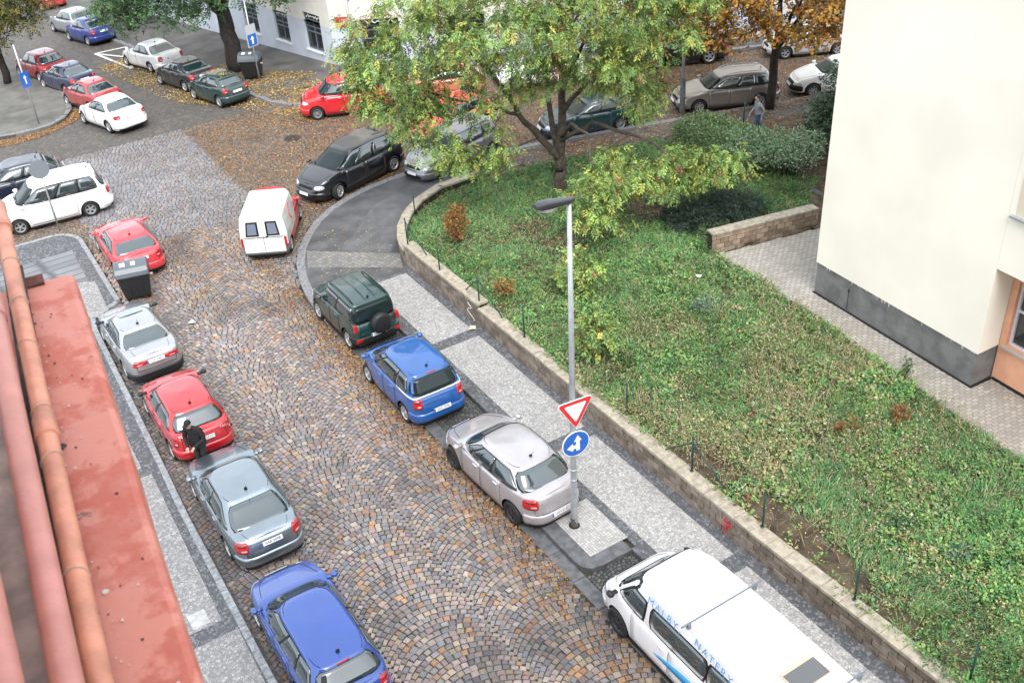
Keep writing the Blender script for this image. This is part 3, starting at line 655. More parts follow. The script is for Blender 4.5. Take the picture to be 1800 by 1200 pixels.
# ---- left kerb, nearest first
car('parked_car', 'bright blue estate car at the left kerb, cut by the bottom edge', 'car', 3.66, 15.6, 90, LG, L=4.5, W=1.74, H=1.46, wb=2.52, fo=.88, xw=(1.12, .42), xr=(-1.70, -2.05), win=3, paint=('blue', (.010, .060, .30)), stoplamp=True, plate=None)
r, k = car('parked_car', 'grey metallic saloon at the left kerb just behind the blue estate', 'car', 3.88, 20.68, 90, LG, **{**SEDAN, **dict(L=4.42, W=1.76, H=1.45, wb=2.56, fo=.9, xw=(1.10, .42), xr=(-1.02, -1.80), zt=1.0, tl=(.70, .96, .62, .30), paint=('grey green', (.25, .295, .325), .88), plate='5A8 5698', pz=.83, bumper=None)})
r, k = car('parked_car', 'red hatchback at the left kerb with a person behind its tailgate', 'car', 3.87, 25.2, 90, LG, **{**HATCH, **dict(L=3.88, W=1.70, H=1.45, wb=2.44, fo=.78, xw=(.98, .32), xr=(-1.32, -1.74), win=2, paint=('red', (.46, .012, .018)), mirror=BLK, plate='4A7 1717', pz=.76, tl=(.68, .98, .80, .30))})
t = obj('badge_lettering', text_mesh('FABIA', .09, m_chrome), r); t.matrix_local = Matrix.Translation((-2.0, -.55, .97)) @ Matrix.Rotation(R_(-90), 4, 'Z') @ Matrix.Rotation(R_(75), 4, 'X')
r, k = car('parked_car', 'old silver saloon with glass sunroof at the left kerb', 'car', 3.85, 29.85, 91, LG, **{**SEDAN, **dict(L=4.2, W=1.68, H=1.39, wb=2.5, fo=.85, xw=(.95, .30), xr=(-.92, -1.52), zt=1.0, hnr=8, tl=(.72, .86, .28, .05), paint=('silver white', (.42, .425, .43), .8), mirror=BLK, bumper=BLK, bz=(.27, .48), plate='STA 5401', pz=.80, hnf=4)})
q = MB(); V_ = []
for yy in np.linspace(-.36, .36, 7): V_ += [(.20, yy, 1.392-.06*yy*yy), (-.10, yy, 1.397-.06*yy*yy)]
q.add(V_, [(i*2, i*2+1, i*2+3, i*2+2) for i in range(6)]); obj('sunroof', q.me('sunroof', [mat('pale sunroof glass', (.22, .27, .27), .05, ior=1.9, coat=.5)], True), r)
car('parked_car', 'red coupe at the left kerb corner in front of the waste container', 'car', 5.3, 36.3, 90, LG, **{**HATCH, **dict(L=4.0, W=1.76, H=1.36, wb=2.5, fo=.82, xw=(.85, .1), xr=(-1.20, -1.80), win=1, cuts=[0, 1.], zt=.98, paint=('red coral', (.62, .035, .045)), plate='3AK 2470', pz=.80)})
car('parked_car', 'white minivan parked across the street end at the left', 'minivan', 3.75, 41.62, 176.5, CG, L=4.5, W=1.78, H=1.70, wb=2.62, fo=.92, xw=(1.28, .55), xr=(-1.85, -2.12), win=3, zh=1.04, zb=1.04, zt=1.05, zn=.74, paint=('white', (.80, .80, .79)), tum=.17, plate=None)
car('parked_car', 'dark blue hatchback behind the white minivan at the left edge', 'car', 2.9, 44.75, 178, CG, L=4.2, W=1.72, H=1.46, paint=('ink blue', (.012, .016, .035)))
car('parked_car', 'blue black car half out of the frame at the left edge', 'car', .6, 47.3, 179, CG, L=4.3, W=1.74, H=1.44, paint=('night blue', (.012, .03, .05)))
# ---- right kerb
r, k = car('parked_car', 'dark green boxy off-roader with a spare wheel on its back door', 'off-roader', 9.92, 27.0, 91.5, RG, L=3.42, W=1.60, H=1.68, wb=2.16, fo=.66, R=.34, gc=.27, xw=(.72, .42), xr=(-1.50, -1.62), win=2, cuts=[0, .5, 1.], zh=1.08, zb=1.08, zt=1.06, zn=.86, hnf=5, hnr=9, nf=5, nr=9, tum=.10, paint=('dark green', (.006, .034, .030)), rails='black', bumper=BLK, bz=(.36, .58), tl=(.80, 1.04, .88, .08), rt=(.05, .84), rf=.9, plate='2AC 9941', pz=.60, rg=m_fglass, rakef=.02, raker=.01, rim='alloy5', sideB=.05, crown=.04)
q = MB(); q.lathe([(0, -.13), (.22, -.13), (.30, -.11), (.33, -.06), (.335, .04), (.33, .07), (0, .07)], 30); s_ = obj('spare_wheel_cover', q.me('spare_wheel_cover', [m_black], True), r); s_.matrix_local = Matrix.Translation((-1.78, -.10, .93)) @ Matrix.Rotation(R_(90), 4, 'Y')
for sd in (1, -1):
    q = MB(); q.box(-1.69, -1.60, sd*.70-.055, sd*.70+.055, .80, 1.05, 0, .012); obj('tail_light', q.me('tail_light', [m_red]), r)
    q = MB(); q.box(-1.70, -1.735, sd*.62-.13, sd*.62+.13, .47, .56); obj('tail_light', q.me('tail_light', [m_red]), r)
for yy in (-.22, .1):
    q = MB(); q.tube([(.35, yy, 1.688), (-1.35, yy, 1.684)], .012, 5); obj('roof_rib', q.me('roof_rib', [k.mp], True), r)
r, k = car('parked_car', 'small blue one-box car with a silver waistline strip', 'car', 9.70, 22.72, 90, RG, L=3.72, W=1.70, H=1.60, wb=2.32, fo=.70, R=.315, xw=(1.22, .38), xr=(-1.40, -1.70), win=2, cuts=[0, .16, .72, 1.], zh=1.02, zb=1.05, zt=1.06, zn=.76, paint=('mid blue', (.010, .085, .30)), tl=(.72, 1.0, .64, .16), rt=(.05, .86), rf=.93, plate='2A2 1876', pz=.58, rg=m_fglass, stoplamp=True, hnr=7, nr=7, tum=.20, bumper=None)
tq = float(k.th_x(-.8)); k.patch('waist_strip', k.hz(tq, 2*math.pi-tq, 1.0, 1.035), 40, 3, .02, m_lens)
r, k = car('parked_car', 'pale lilac silver hatchback parked beside the lamp post', 'car', 9.92, 17.85, 93, RG, L=4.32, W=1.80, H=1.49, wb=2.62, fo=.90, R=.325, xw=(1.05, .34), xr=(-1.28, -1.86), win=2, cuts=[0, .14, .56, 1.], zh=1.0, zb=1.04, zt=1.06, zn=.68, paint=('lilac silver', (.46, .43, .445), .5), tl=(.74, 1.0, .60, .40), rt=(.06, .90), rf=.86, plate='1AM 0141', pz=.50, rim='steel', chromeh=1, nr=4.2, hnr=4.2, hnf=3.2)
# ---- white van with a raised roof
r, k = car('parked_van', 'white van with blue lettering and a roof bar at the bottom right', 'van', 10.12, 10.02, 90.5, None, L=6.4, W=1.98, H=2.1, wb=3.3, fo=.95, R=.34, gc=.24, xw=(2.58, 1.80), xr=(-3.05, -3.14), zh=1.14, zb=1.08, zt=1.08, zn=.90, hnf=5, hnr=9, nf=7, nr=10, tum=.14, paint=('van white', (.82, .82, .82)), win=3, sidewins=[(2.34, 1.44, 1.84, 1.40), (1.20, -.40, 1.20, -.40), (-.48, -2.3, -.48, -2.3)], wt=(.05, .62), ff=.92, cowl=1, mirror=BLK, rim='steel', bumper=('van bumper', (.5, .51, .52), .5), crown=.06, antenna=False, rakef=.22, chromeh=0, rearglass=True, sideA=.10, hl=(.7, .9), hlx=.5)
def van_text(s, xc, size):
    t_ = obj('lettering', text_mesh(s, size, mat('sky blue lettering', (.045, .30, .60), .5), spacing=1.35), r)
    a_, b_ = [k.gh(k.gth(xc, tt_), tt_) for tt_ in (.66, .88)]
    up = Vector(b_-a_).normalized(); xx = Vector((-1, 0, 0)); nn_ = xx.cross(up).normalized(); mid = Vector((a_+b_)/2)+nn_*.05
    M = Matrix((xx, up, nn_)).transposed().to_4x4(); M.translation = mid; t_.matrix_local = M
van_text('MALBY,', .84, .235); van_text('NATERY,', -.60, .235)
for xx in (.18, -2.47):
    q = MB(); zb_ = 2.15; q.tube([(xx, 1.02, zb_), (xx, -1.02, zb_)], .02, 6); q.box(xx-.03, xx+.03, .80, .88, 2.02, zb_); q.box(xx-.03, xx+.03, -.88, -.80, 2.02, zb_); obj('roof_bar', q.me('roof_bar', [mat('bar grey', (.16, .18, .21), .45)]), r)
q = MB(); q.box(-2.12, -1.62, -.50, .30, 2.09, 2.125, 0, .02); q.box(-2.11, -1.70, -.48, .28, 2.11, 2.14, 1, .015); obj('roof_hatch', q.me('roof_hatch', [mat('tan frame', (.62, .45, .33), .6), mat('hatch grey', (.12, .125, .13), .6)]), r)
k.patch('blue_swoosh', lambda u, v: k.hull(k.th_x(lerp(1.1, -1.6, u)), lerp(.42, .42+.28*np.sin(np.pi*u), v)), 14, 3, .012, mat('sky blue lettering', (.045, .30, .60), .5))
# ---- small van with a white rear body, moving up the middle of the street
r, k = car('moving_van', 'small van with a white box body and red front driving in the street', 'van', 10.18, 34.42, 60, None, L=3.85, W=1.62, H=1.82, wb=2.5, fo=.70, xw=(1.05, .55), xr=(-1.80, -1.86), zh=1.02, zb=.95, zt=.95, zn=.75, hnr=9, nr=9, nf=4, tum=.14, paint=('van red', (.52, .03, .04)), win=1, cuts=[0, .0001, .0002, 1.] and [0, 1.], rearglass=False, antenna=False, sideB=1.45, plate=None, pz=.76, bumper=('grey bumper', (.13, .14, .15), .6), tl=(.62, .96, .90, .04), bz=(.28, .46))
m_vw = paint('box white', (.80, .80, .77))
q = MB(); xs_ = [(-1.93, 1.0), (-1.86, 1.0)]
def vbox():
    B = MB(); n = 16; ringz = []
    for zz, w_, xe, xf_ in ((.62, .815, -1.95, .10), (.98, .825, -1.95, .10), (1.35, .80, -1.92, .20), (1.66, .745, -1.87, .22), (1.80, .66, -1.80, .18), (1.84, .5, -1.66, .05)):
        c = .10; ringz.append([(xe+c, w_, zz), (xf_-c, w_, zz), (xf_, w_-c, zz), (xf_, -w_+c, zz), (xf_-c, -w_, zz), (xe+c, -w_, zz), (xe, -w_+c, zz), (xe, w_-c, zz)])
    V_ = [p for rr in ringz for p in rr]; F_ = [(k_*8+i, k_*8+8+i, k_*8+8+(i+1) % 8, k_*8+(i+1) % 8) for k_ in range(5) for i in range(8)]+[tuple(range(40, 48))[::-1]]
    return B.add(V_, F_)
q = MB(); q.box(-1.968, -1.90, -.715, .715, .375, .96, 0, .012); obj('rear_door', q.me('rear_door', [m_vw]), r)
obj('cargo_body', vbox().me('cargo_body', [m_vw]), r)
for sd in (1, -1):
    q = MB(); V_ = [(-1.965, sd*.13, 1.02), (-1.965, sd*.60, 1.02), (-1.905, sd*.53, 1.55), (-1.905, sd*.13, 1.55)]; V2 = [(-1.973+.06*(v[2]-1.02)/.53, lerp(sd*.365, v[1], .72), lerp(1.285, v[2], .76)) for v in V_]
    q.add(V_, [(0, 1, 2, 3) if sd < 0 else (3, 2, 1, 0)], 0); q.add(V2, [(0, 1, 2, 3) if sd < 0 else (3, 2, 1, 0)], 1); obj('rear_window', q.me('rear_window', [m_trim, mat('pale reflecting glass', (.16, .19, .25), .08, ior=1.8)]), r)
    q = MB(); V_ = [(-1.955, sd*.64, .62), (-1.955, sd*.80, .62), (-1.955, sd*.80, .96), (-1.955, sd*.66, .96)]; q.add(V_, [(0, 1, 2, 3) if sd < 0 else (3, 2, 1, 0)]); obj('tail_light', q.me('tail_light', [m_red]), r)
q = MB(); q.box(-1.974, -1.95, -.006, .006, .40, 1.02); q.box(-1.974, -1.95, -.70, .70, .952, .968); q.box(-1.975, -1.955, -.18, -.08, .985, 1.01); obj('door_seam', q.me('door_seam', [m_trim]), r)
q = MB(); pts = [(-.62+.20*math.cos(a_), -.808+.03*(math.sin(a_)+.2), 1.30+.27*math.sin(a_)) for a_ in np.linspace(1.2, 4.6, 12)]; q.tube(pts, .022, 5); obj('logo', q.me('logo', [mat('logo red', (.6, .03, .04), .5)]), r)
# ---- cars at the corner and along the cross street
car('parked_car', 'black people carrier with chrome window line at the street corner', 'minivan', 14.45, 36.98, 198, CG, L=4.85, W=1.88, H=1.66, wb=3.0, fo=1.0, R=.34, xw=(1.40, .45), xr=(-1.78, -2.22), win=2, cuts=[0, .2, .55, 1.], zh=1.05, zb=1.06, zt=1.1, zn=.78, paint=('black', (.006, .007, .011)), chromeline=1, steer=18, tl=(.95, 1.14, .80, .30), rim='alloy7')
car('parked_car', 'silver grey people carrier half on the pavement behind the tree', 'minivan', 18.5, 35.75, 196, CG, L=4.6, W=1.82, H=1.62, wb=2.8, fo=.95, xw=(1.3, .5), xr=(-1.78, -2.12), win=3, zh=1.02, zb=1.03, zn=.76, paint=('mid silver', (.25, .26, .275), .6), rim='alloy7')
car('parked_car', 'orange red car on the road behind the silver people carrier', 'car', 20.1, 38.75, 196, CG, L=4.2, W=1.75, H=1.46, paint=('orange red', (.75, .06, .025)))
car('parked_car', 'bright red rounded hatchback parked before the corner house', 'car', 17.55, 44.3, 158, CG, L=4.05, W=1.76, H=1.64, wb=2.55, fo=.76, xw=(1.15, .62), xr=(-1.55, -1.85), win=2, zh=1.04, zb=1.04, zn=.84, paint=('signal red', (.60, .018, .026)), rim='multi', tum=.19, nf=3.4)
car('parked_car', 'orange car parked nose to tail behind the bright red hatchback', 'car', 21.9, 43.1, 156, CG, L=4.2, W=1.72, H=1.42, paint=('orange', (.62, .21, .115)))
r, k = car('parked_car', 'white car with a green stripe behind the tree crown', 'car', 26.6, 41.35, 154, CG, L=4.3, W=1.74, H=1.46, paint=('white', (.80, .80, .79)))
k.patch('green_stripe', lambda u, v: k.hull(k.th_x(lerp(-1.7, 1.75, u)), lerp(.62, .78, v)), 16, 3, .012, mat('green stripe', (.03, .38, .12), .4))
q = MB(); q.box(.95, 1.75, -.5, .5, .985, 1.0); 
car('parked_car', 'dark teal saloon behind the trunk of the tree', 'car', 24.85, 35.1, 165, CG, **{**SEDAN, **dict(L=4.4, W=1.74, H=1.42, paint=('dark teal', (.010, .045, .055)), rim='multi')})
car('parked_car', 'taupe estate car beyond the hedge with roof rails', 'car', 31.1, 33.45, 155, CG, L=4.65, W=1.80, H=1.50, wb=2.72, fo=.95, xw=(1.12, .42), xr=(-1.8, -2.15), win=3, paint=('taupe', (.29, .265, .25), .6), rails='chrome', rim='alloy7')
car('parked_car', 'white older estate car half hidden by the cream building', 'car', 36.05, 31.5, 152, CG, L=4.4, W=1.70, H=1.44, wb=2.5, fo=.85, xw=(1.05, .35), xr=(-1.7, -2.02), win=3, paint=('white', (.80, .80, .79)), rails='black', rim='alloy7', bumper=BLK, bz=(.26, .44))
car('parked_car', 'black off-roader on the far kerb under the autumn tree', 'off-roader', 33.3, 39.0, 154, CG, L=4.4, W=1.8, H=1.75, R=.38, gc=.28, zh=1.1, zb=1.1, zt=1.1, zn=.9, hnf=5, hnr=7, paint=('soot', (.012, .012, .014)))
car('parked_car', 'pale grey car glimpsed through the autumn tree', 'car', 38.6, 35.9, 152, CG, L=4.2, paint=('pale grey', (.5, .52, .55), .2))
# ---- far street
def far(px, py, off, hd, *a, **kw):
    p = atg(px, py); h_ = R_(hd); w_ = off; fx = kw.pop('fx', 0.)
    return car('parked_car', a[0], 'car', p[0]+math.sin(h_)*w_+math.cos(h_)*fx, p[1]-math.cos(h_)*w_+math.sin(h_)*fx, hd, a[1], **kw)
GH, _k2 = far(384.7, 189, .80, 103, 'dark green hatchback with leaf covered roof beside the big tree trunk', TGR, fx=1.20, L=3.8, W=1.62, H=1.42, wb=2.4, xw=(.95, .28), xr=(-1.3, -1.72), paint=('bottle green', (.018, .042, .040)), plate='ABC'[:0] or None, pz=.72, rim='multi')
far(325, 162, .82, 103, 'charcoal saloon between the white saloon and the green hatchback', TGR, fx=1.2, **{**SEDAN, **dict(L=4.1, W=1.7, H=1.4, paint=('charcoal', (.028, .027, .03)), rim='multi')})
far(268, 128, .84, 104, 'white saloon parked beside the white road hatching', TGR, fx=1.25, **{**SEDAN, **dict(L=4.6, W=1.8, H=1.43, wb=2.7, paint=('white', (.80, .80, .79))), 'xr': (-1.0, -1.75)})
far(154, 80, .84, 104, 'blue coupe with rounded roof on the far street', TGR, fx=1.1, **{**HATCH, **dict(L=4.1, W=1.76, H=1.47, xw=(.95, .2), xr=(-.9, -1.75), paint=('royal blue', (.015, .035, .20)))})
far(128, 64, .84, 105, 'silver car parked ahead of the blue coupe', TGR, fx=1.3, L=4.1, paint=('silver', (.40, .41, .43), .6))
far(194, 234, .84, 104, 'white saloon last in the left row of the far street', TGL, fx=1.2, **{**SEDAN, **dict(L=4.3, W=1.76, H=1.42, paint=('white', (.80, .80, .79)), tl=(.74, .9, .62, .25))})
far(160, 200, .80, 104, 'faded red saloon parked ahead of the white saloon', TGL, fx=1.2, **{**SEDAN, **dict(L=4.1, W=1.68, H=1.40, paint=('brick red', (.33, .035, .032)))})
far(118, 168, .80, 105, 'navy saloon between two red cars', TGL, fx=1.2, **{**SEDAN, **dict(L=4.2, W=1.70, H=1.40, paint=('navy', (.018, .022, .06)))})
far(70, 145, .80, 105, 'dark red hatchback under the left tree', TGL, fx=1.15, L=4.0, W=1.70, H=1.5, paint=('dark red', (.25, .018, .022)))
far(75, 20, .8, 105, 'red car far up the street seen through leaves', TGR, fx=1.2, L=4.1, paint=('red', (.50, .016, .022)))
# ================================================================ BUILDINGS, WALLS, STREET FURNITURE
def zfind(x, y, py):
    lo, hi = -5., 30.
    for _ in range(50):
        mid = (lo+hi)/2
        if proj((x, y, mid))[1] > py: lo = mid
        else: hi = mid
    return lo
def onface(px, py, A, B):      # ray against the vertical plane through A,B -> (metres along A->B, z)
    d = ray(px, py); A = np.array(A[:2]); B = np.array(B[:2]); t = (B-A)/np.linalg.norm(B-A); n = np.array([t[1], -t[0]])
    k = (A@n)/(d[:2]@n); p = d*k+np.array([0, 0, CH]); return float((p[:2]-A)@t), float(p[2])
def wall_holes(A, B, zb, zt_, holes, out_n):
    """wall sheet from A to B with rectangular openings and reveals; returns MB"""
    A = np.array(A[:2], float); B = np.array(B[:2], float); L = np.linalg.norm(B-A); t = (B-A)/L; n = np.array(out_n, float)
    ss = sorted({0., L}|{h[0] for h in holes}|{h[1] for h in holes}); zz = sorted({zb, zt_}|{h[2] for h in holes}|{h[3] for h in holes})
    mb = MB(); pt = lambda s, z, d=0.: (A[0]+t[0]*s+n[0]*d, A[1]+t[1]*s+n[1]*d, z)
    flip = (t[0]*n[1]-t[1]*n[0]) > 0
    q = lambda *v: mb.add(v, [(0, 1, 2, 3)] if not flip else [(3, 2, 1, 0)])
    for i in range(len(ss)-1):
        for j in range(len(zz)-1):
            s, z = (ss[i]+ss[i+1])/2, (zz[j]+zz[j+1])/2
            if any(h[0] < s < h[1] and h[2] < z < h[3] for h in holes): continue
            q(pt(ss[i], zz[j]), pt(ss[i+1], zz[j]), pt(ss[i+1], zz[j+1]), pt(ss[i], zz[j+1]))
    for h in holes:
        a, b, c, d = h[:4]; e = -.22
        for u in (((a, c), (a, d)), ((a, d), (b, d)), ((b, d), (b, c)), ((b, c), (a, c))):
            q(pt(*u[0]), pt(*u[1]), pt(*u[1], e), pt(*u[0], e))
    return mb, pt, flip
def window(parent, pt, flip, h, mframe, mpane, sillm, nx=2, bars=(.72,), pane_in=-.17):
    a, b, c, d = h[:4]; f = .06
    def bx(s0, s1, z0, z1, d0, d1, m=0, mb=None):
        V = [pt(s, z, dd) for dd in (d0, d1) for s, z in ((s0, z0), (s1, z0), (s1, z1), (s0, z1))]
        mb.add(V, [(3, 2, 1, 0), (4, 5, 6, 7), (0, 1, 5, 4), (1, 2, 6, 5), (2, 3, 7, 6), (3, 0, 4, 7)], m)
    w = MB(); e0, e1 = -.20, -.12
    for r_ in ((a, b, c, c+f), (a, b, d-f, d), (a, a+f, c+f, d-f), (b-f, b, c+f, d-f)): bx(*r_, e0, e1, 0, w)
    xs_ = [a+f]+[lerp(a, b, i/nx) for i in range(1, nx)]+[b-f]; zs_ = [c+f]+[lerp(c, d, q_) for q_ in bars]+[d-f]
    for x_ in xs_[1:-1]: bx(x_-f/2, x_+f/2, c+f, d-f, e0, e1-.005, 0, w)
    for z_ in zs_[1:-1]: bx(a+f, b-f, z_-f/2, z_+f/2, e0, e1-.002, 0, w)
    wo_ = obj('window', w.me('window', [mframe]), parent)
    for i in range(len(xs_)-1):
        for j in range(len(zs_)-1):
            p_ = MB(); bx(xs_[i]+.02, xs_[i+1]-.02, zs_[j]+.02, zs_[j+1]-.02, -.185, pane_in, 0, p_); obj('pane', p_.me('pane', [mpane]), wo_)
    if sillm:
        s = MB(); bx(a-.06, b+.06, c-.06, c-.005, -.1, .09, 0, s); obj('sill', s.me('sill', [sillm]), wo_)
    return wo_
m_cream = mat('cream render', (.82, .78, .675), .85, var=.05, vs_=.45, bump=.06, bs=90)
m_plin = mat('grey plinth', (.12, .12, .12), .8, vs_=2.6, c2=(.19, .19, .188), bump=.4, bs=70)
m_salm = mat('salmon render', (.70, .37, .235), .85, var=.07, vs_=3, bump=.45, bs=60)
m_pane = mat('dark pane', (.022, .026, .03), .08, ior=1.7)
m_sillg = mat('zinc sill', (.36, .40, .43), .4, metal=.4)
# ---- cream building at the right
bA = thing('apartment_building', (21.2, 15, 0), 'cream rendered building with grey plinth and salmon recess at the right', 'building')
def part(nm, mb, mts, parent, smooth=False): return obj(nm, mb.me(nm, mts, smooth), parent)
bA.location = (0, 0, 0)
E0, E1 = (21.29, 18.61), (20.97, 12.79); zp = zfind(21.13, 15.7, 545) ; zp = 1.98; zo = zfind(20.97, 12.79, 472)
q = MB(); q.prism(ccw([E0, E1, (36, 12.2), (36, 19.4)]), zp, 18); part('wall', q, [m_cream], bA)
q = MB(); q.prism(ccw([(21.32, 18.58), (21.0, 12.82), (36, 12.25), (36, 19.3)]), .4, zp-.002); part('plinth', q, [m_plin], bA)
q = MB(); q.prism(ccw([(21.27, 18.64), (20.94, 12.76), (21.8, 12.70), (21.6, 18.3)]), .4, .97); part('base_strip', q, [mat('bitumen strip', (.012, .012, .014), .7)], bA)
q = MB(); q.prism(ccw([(20.968, 12.785), (20.42, 3), (36, 3), (36, 12.19)]), zo, 18); part('upper_wall', q, [m_cream], bA)
h1 = onface(1762, 627, (21.72, 12.6), (21.2, 3)); h2 = onface(1797, 440, (21.72, 12.6), (21.2, 3))
h2 = onface(1786, 492, (21.72, 12.74), (21.2, 3)); h1 = onface(1767, 607, (21.72, 12.74), (21.2, 3)); print('WIN', h1, h2, zo)
hs_ = [(h1[0], h1[0]+1.7, h1[1], min(h2[1], zo-.1))]
mb, pt, fl = wall_holes((21.72, 12.74), (21.2, 3), .4, zo+.1, hs_, (-.9986, .053)); part('recess_wall', mb, [m_salm], bA)
window(bA, pt, fl, hs_[0], mat('white frame', (.62, .63, .68), .45), m_pane, mat('stone sill', (.42, .40, .37), .7), 2, (.55,))
q = MB(); q.prism(ccw([(21.70, 12.70), (21.14, 3), (21.3, 3), (21.9, 12.70)]), .4, 1.02); part('base_strip', q, [MC['bitumen strip']], bA)
q = MB(); ed_ = np.array(E1)-np.array(E0); Le = np.linalg.norm(ed_); te = ed_/Le; ne = np.array([-te[1], te[0]]); ne = ne if ne[0] < 0 else -ne
for i in range(26):
    s_ = rng.uniform(.2, Le-.1); w_ = rng.uniform(.012, .05); h_ = rng.uniform(.03, .16)*(1.6 if i > 20 else 1); o_ = np.array(E0)+te*s_+ne*.004-ne*.027
    V = [(*(o_+te*d_), zp-.003-z_) for d_, z_ in ((-w_, 0), (w_, 0), (w_*.5, h_*.7), (0, h_), (-w_*.6, h_*.6))]; q.add(V, [(0, 1, 2, 3, 4)])
o = part('plaster_chips', q, [mat('pale plaster', (.45, .45, .44), .9)], bA); o['kind'] = 'stuff'
q = MB(); o_ = np.array(E0)+te*1.35+ne*.005-ne*.026; V = [(*(o_+te*d_), z_) for d_, z_ in ((-.012, 1.0), (.012, 1.0), (.010, 1.55), (.045, 1.66), (0, 1.72), (-.045, 1.64), (-.008, 1.55))]; q.add(V, [tuple(range(7))]); part('crack', q, [mat('crack dark', (.03, .03, .03), .9)], bA)
s0, z0_ = onface(1778, 379, E1, (20.42, 3))
q = MB(); tv = np.array([-.0561, -.9984]); c0 = np.array(E1)+tv*(s0+.02); V = []
for dz in (0, .05):
    for du, dn in ((0, .12), (1.8, .12), (1.8, -.05), (0, -.05)): V.append((c0[0]+tv[0]*du-dn, c0[1]+tv[1]*du+dn*.05, z0_+dz))
q.add(V, [(0, 1, 2, 3), (7, 6, 5, 4), (0, 4, 5, 1), (1, 5, 6, 2), (2, 6, 7, 3), (3, 7, 4, 0)]); part('sill', q, [m_sillg], bA)
q = MB(); c1 = c0+tv*.08; V = [(c1[0]+tv[0]*du-.012, c1[1]+tv[1]*du, z0_+dz) for du in (0, 1.6) for dz in (.05, 1.6)]; q.add(V, [(0, 1, 3, 2)]); part('window', q, [mat('beige reveal', (.62, .55, .42), .8)], bA)
# ---- corner house across the junction
bB = thing('corner_house', (0, 0, 0), 'corner house with pale blue grey base and cream upper wall across the junction', 'building')
Bc = atg(592, 118); Bl = atg(380, 60); Br = atg(860, 95); zc = float(Bc[2])
zpl = zfind(Bc[0], Bc[1], 51)
m_bpl = mat('blue grey base', (.52, .56, .63), .8, var=.06, vs_=1.2, bump=.1, bs=40); m_bup = mat('cream upper', (.66, .645, .58), .85, var=.06, vs_=1.2, bump=.1, bs=40)
m_fr = mat('grey blue frame', (.13, .165, .19), .5); m_bp = mat('house pane', (.015, .017, .02), .08, ior=1.6)
nl = np.array([Bl[1]-Bc[1], -(Bl[0]-Bc[0])]); nl = nl/np.linalg.norm(nl); nl = nl if nl[0] < 0 else -nl
nr_ = np.array([Br[1]-Bc[1], -(Br[0]-Bc[0])]); nr_ = nr_/np.linalg.norm(nr_); nr_ = nr_ if nr_[1] < 0 else -nr_
def rect(pts, A, B):
    s = [onface(*p, A, B) for p in pts]; return (min(s[0][0], s[1][0]), max(s[0][0], s[1][0]), s[0][1], s[1][1])
Lf = [rect(((546, 86), (560, 29)), Bc, Bl), rect(((492, 69), (503, 24)), Bc, Bl)]
Lf = [(min(a, b), max(a, b)+.25, c, d) for a, b, c, d in Lf]
w = Lf[0][1]-Lf[0][0]; sp_ = Lf[1][0]-Lf[0][0]
Lf += [(Lf[1][0]+sp_*i, Lf[1][0]+sp_*i+w, Lf[1][2]-.12*i, Lf[1][3]-.12*i) for i in (1, 2)]
r0 = rect(((640, 97), (632, 35)), Bc, Br); Rf = [(r0[0], r0[0]+2.0, r0[2], r0[3])]; Rf += [(r0[0]+4.4*i, r0[0]+4.4*i+2.0, r0[2], r0[3]) for i in (1, 2)]
ext = lambda A, B, m: np.array(A[:2])+(np.array(B[:2])-np.array(A[:2]))*m
for A, B, hs2, n_, fm in ((Bc, ext(Bc, Bl, 2.2), Lf, nl, 'left'), (Bc, ext(Bc, Br, 3), Rf, nr_, 'right')):
    up = [(h[0], h[1], h[3]+1.35+.0, h[3]+3.6) for h in hs2]
    mb, pt, fl = wall_holes(A, B, zpl, 14, [(h[0], h[1], zpl, h[3]) for h in hs2 if h[3] > zpl]+up, n_); part('wall', mb, [m_bup], bB)
    mb, pt2, fl2 = wall_holes(A, B, zc-6, zpl, [(h[0], h[1], h[2], min(h[3], zpl)) for h in hs2], n_); part('base_wall', mb, [m_bpl], bB)
    for h in hs2: window(bB, pt, fl, h, m_fr, m_bp, m_white, 2, (.48, .62, .80) if fm == 'left' else (.44, .68, .78))
    for h in up: window(bB, pt, fl, h, m_white, m_bp, m_white, 2, (.68,))
    # lettering strokes on the dark transom
    for h in hs2[:2 if fm == 'left' else 1]:
        q = MB(); zt2 = lerp(h[2], h[3], .90); N_ = 34; amp = .09
        pts = [pt(lerp(h[0]+.2, h[1]-.2, u), zt2+amp*math.sin(u*31)*(.6+.4*math.sin(u*9)), -.10) for u in np.linspace(0, 1, N_)]
        q.tube(pts, .026, 4); part('sign_lettering', q, [m_white], bB)
q = MB(); C4 = [Bc[:2], ext(Bc, Bl, 2.2), ext(Bc, Bl, 2.2)+np.array([25, 9]), ext(Bc, Br, 3)+np.array([5, 15]), ext(Bc, Br, 3)]
inn = [np.array(c)*1.0 for c in C4]; cen = sum(inn)/5; inn = [c+(cen-c)*.03 for c in inn]; q.prism(ccw([tuple(c) for c in inn]), zc-6, 13.9); part('core', q, [mat('room dark', (.02, .02, .02), .9)], bB)
s_, z_ = onface(604, 39, Bc, Br); mbp, ptr, flr = wall_holes(Bc, Br, 0, 1, [], nr_)
q = MB(); V = [ptr(s_+a, z_+b, d_) for d_ in (.02, .05) for a, b in ((-.42, -.26), (.42, -.26), (.42, .26), (-.42, .26))]; q.add(V, [(0, 1, 2, 3), (4, 5, 6, 7), (0, 1, 5, 4), (1, 2, 6, 5), (2, 3, 7, 6), (3, 0, 4, 7)])
for zz, nn_ in ((-.09, 9), (.11, 6)):
    for i in range(nn_):
        cx_ = (i-(nn_-1)/2)*.07; V = [ptr(s_+cx_+a, z_+zz+b, .056) for a, b in ((-.022, -.045), (.022, -.045), (.022, .045), (-.022, .045))]; q.add(V, [(0, 1, 2, 3), (3, 2, 1, 0)], 1)
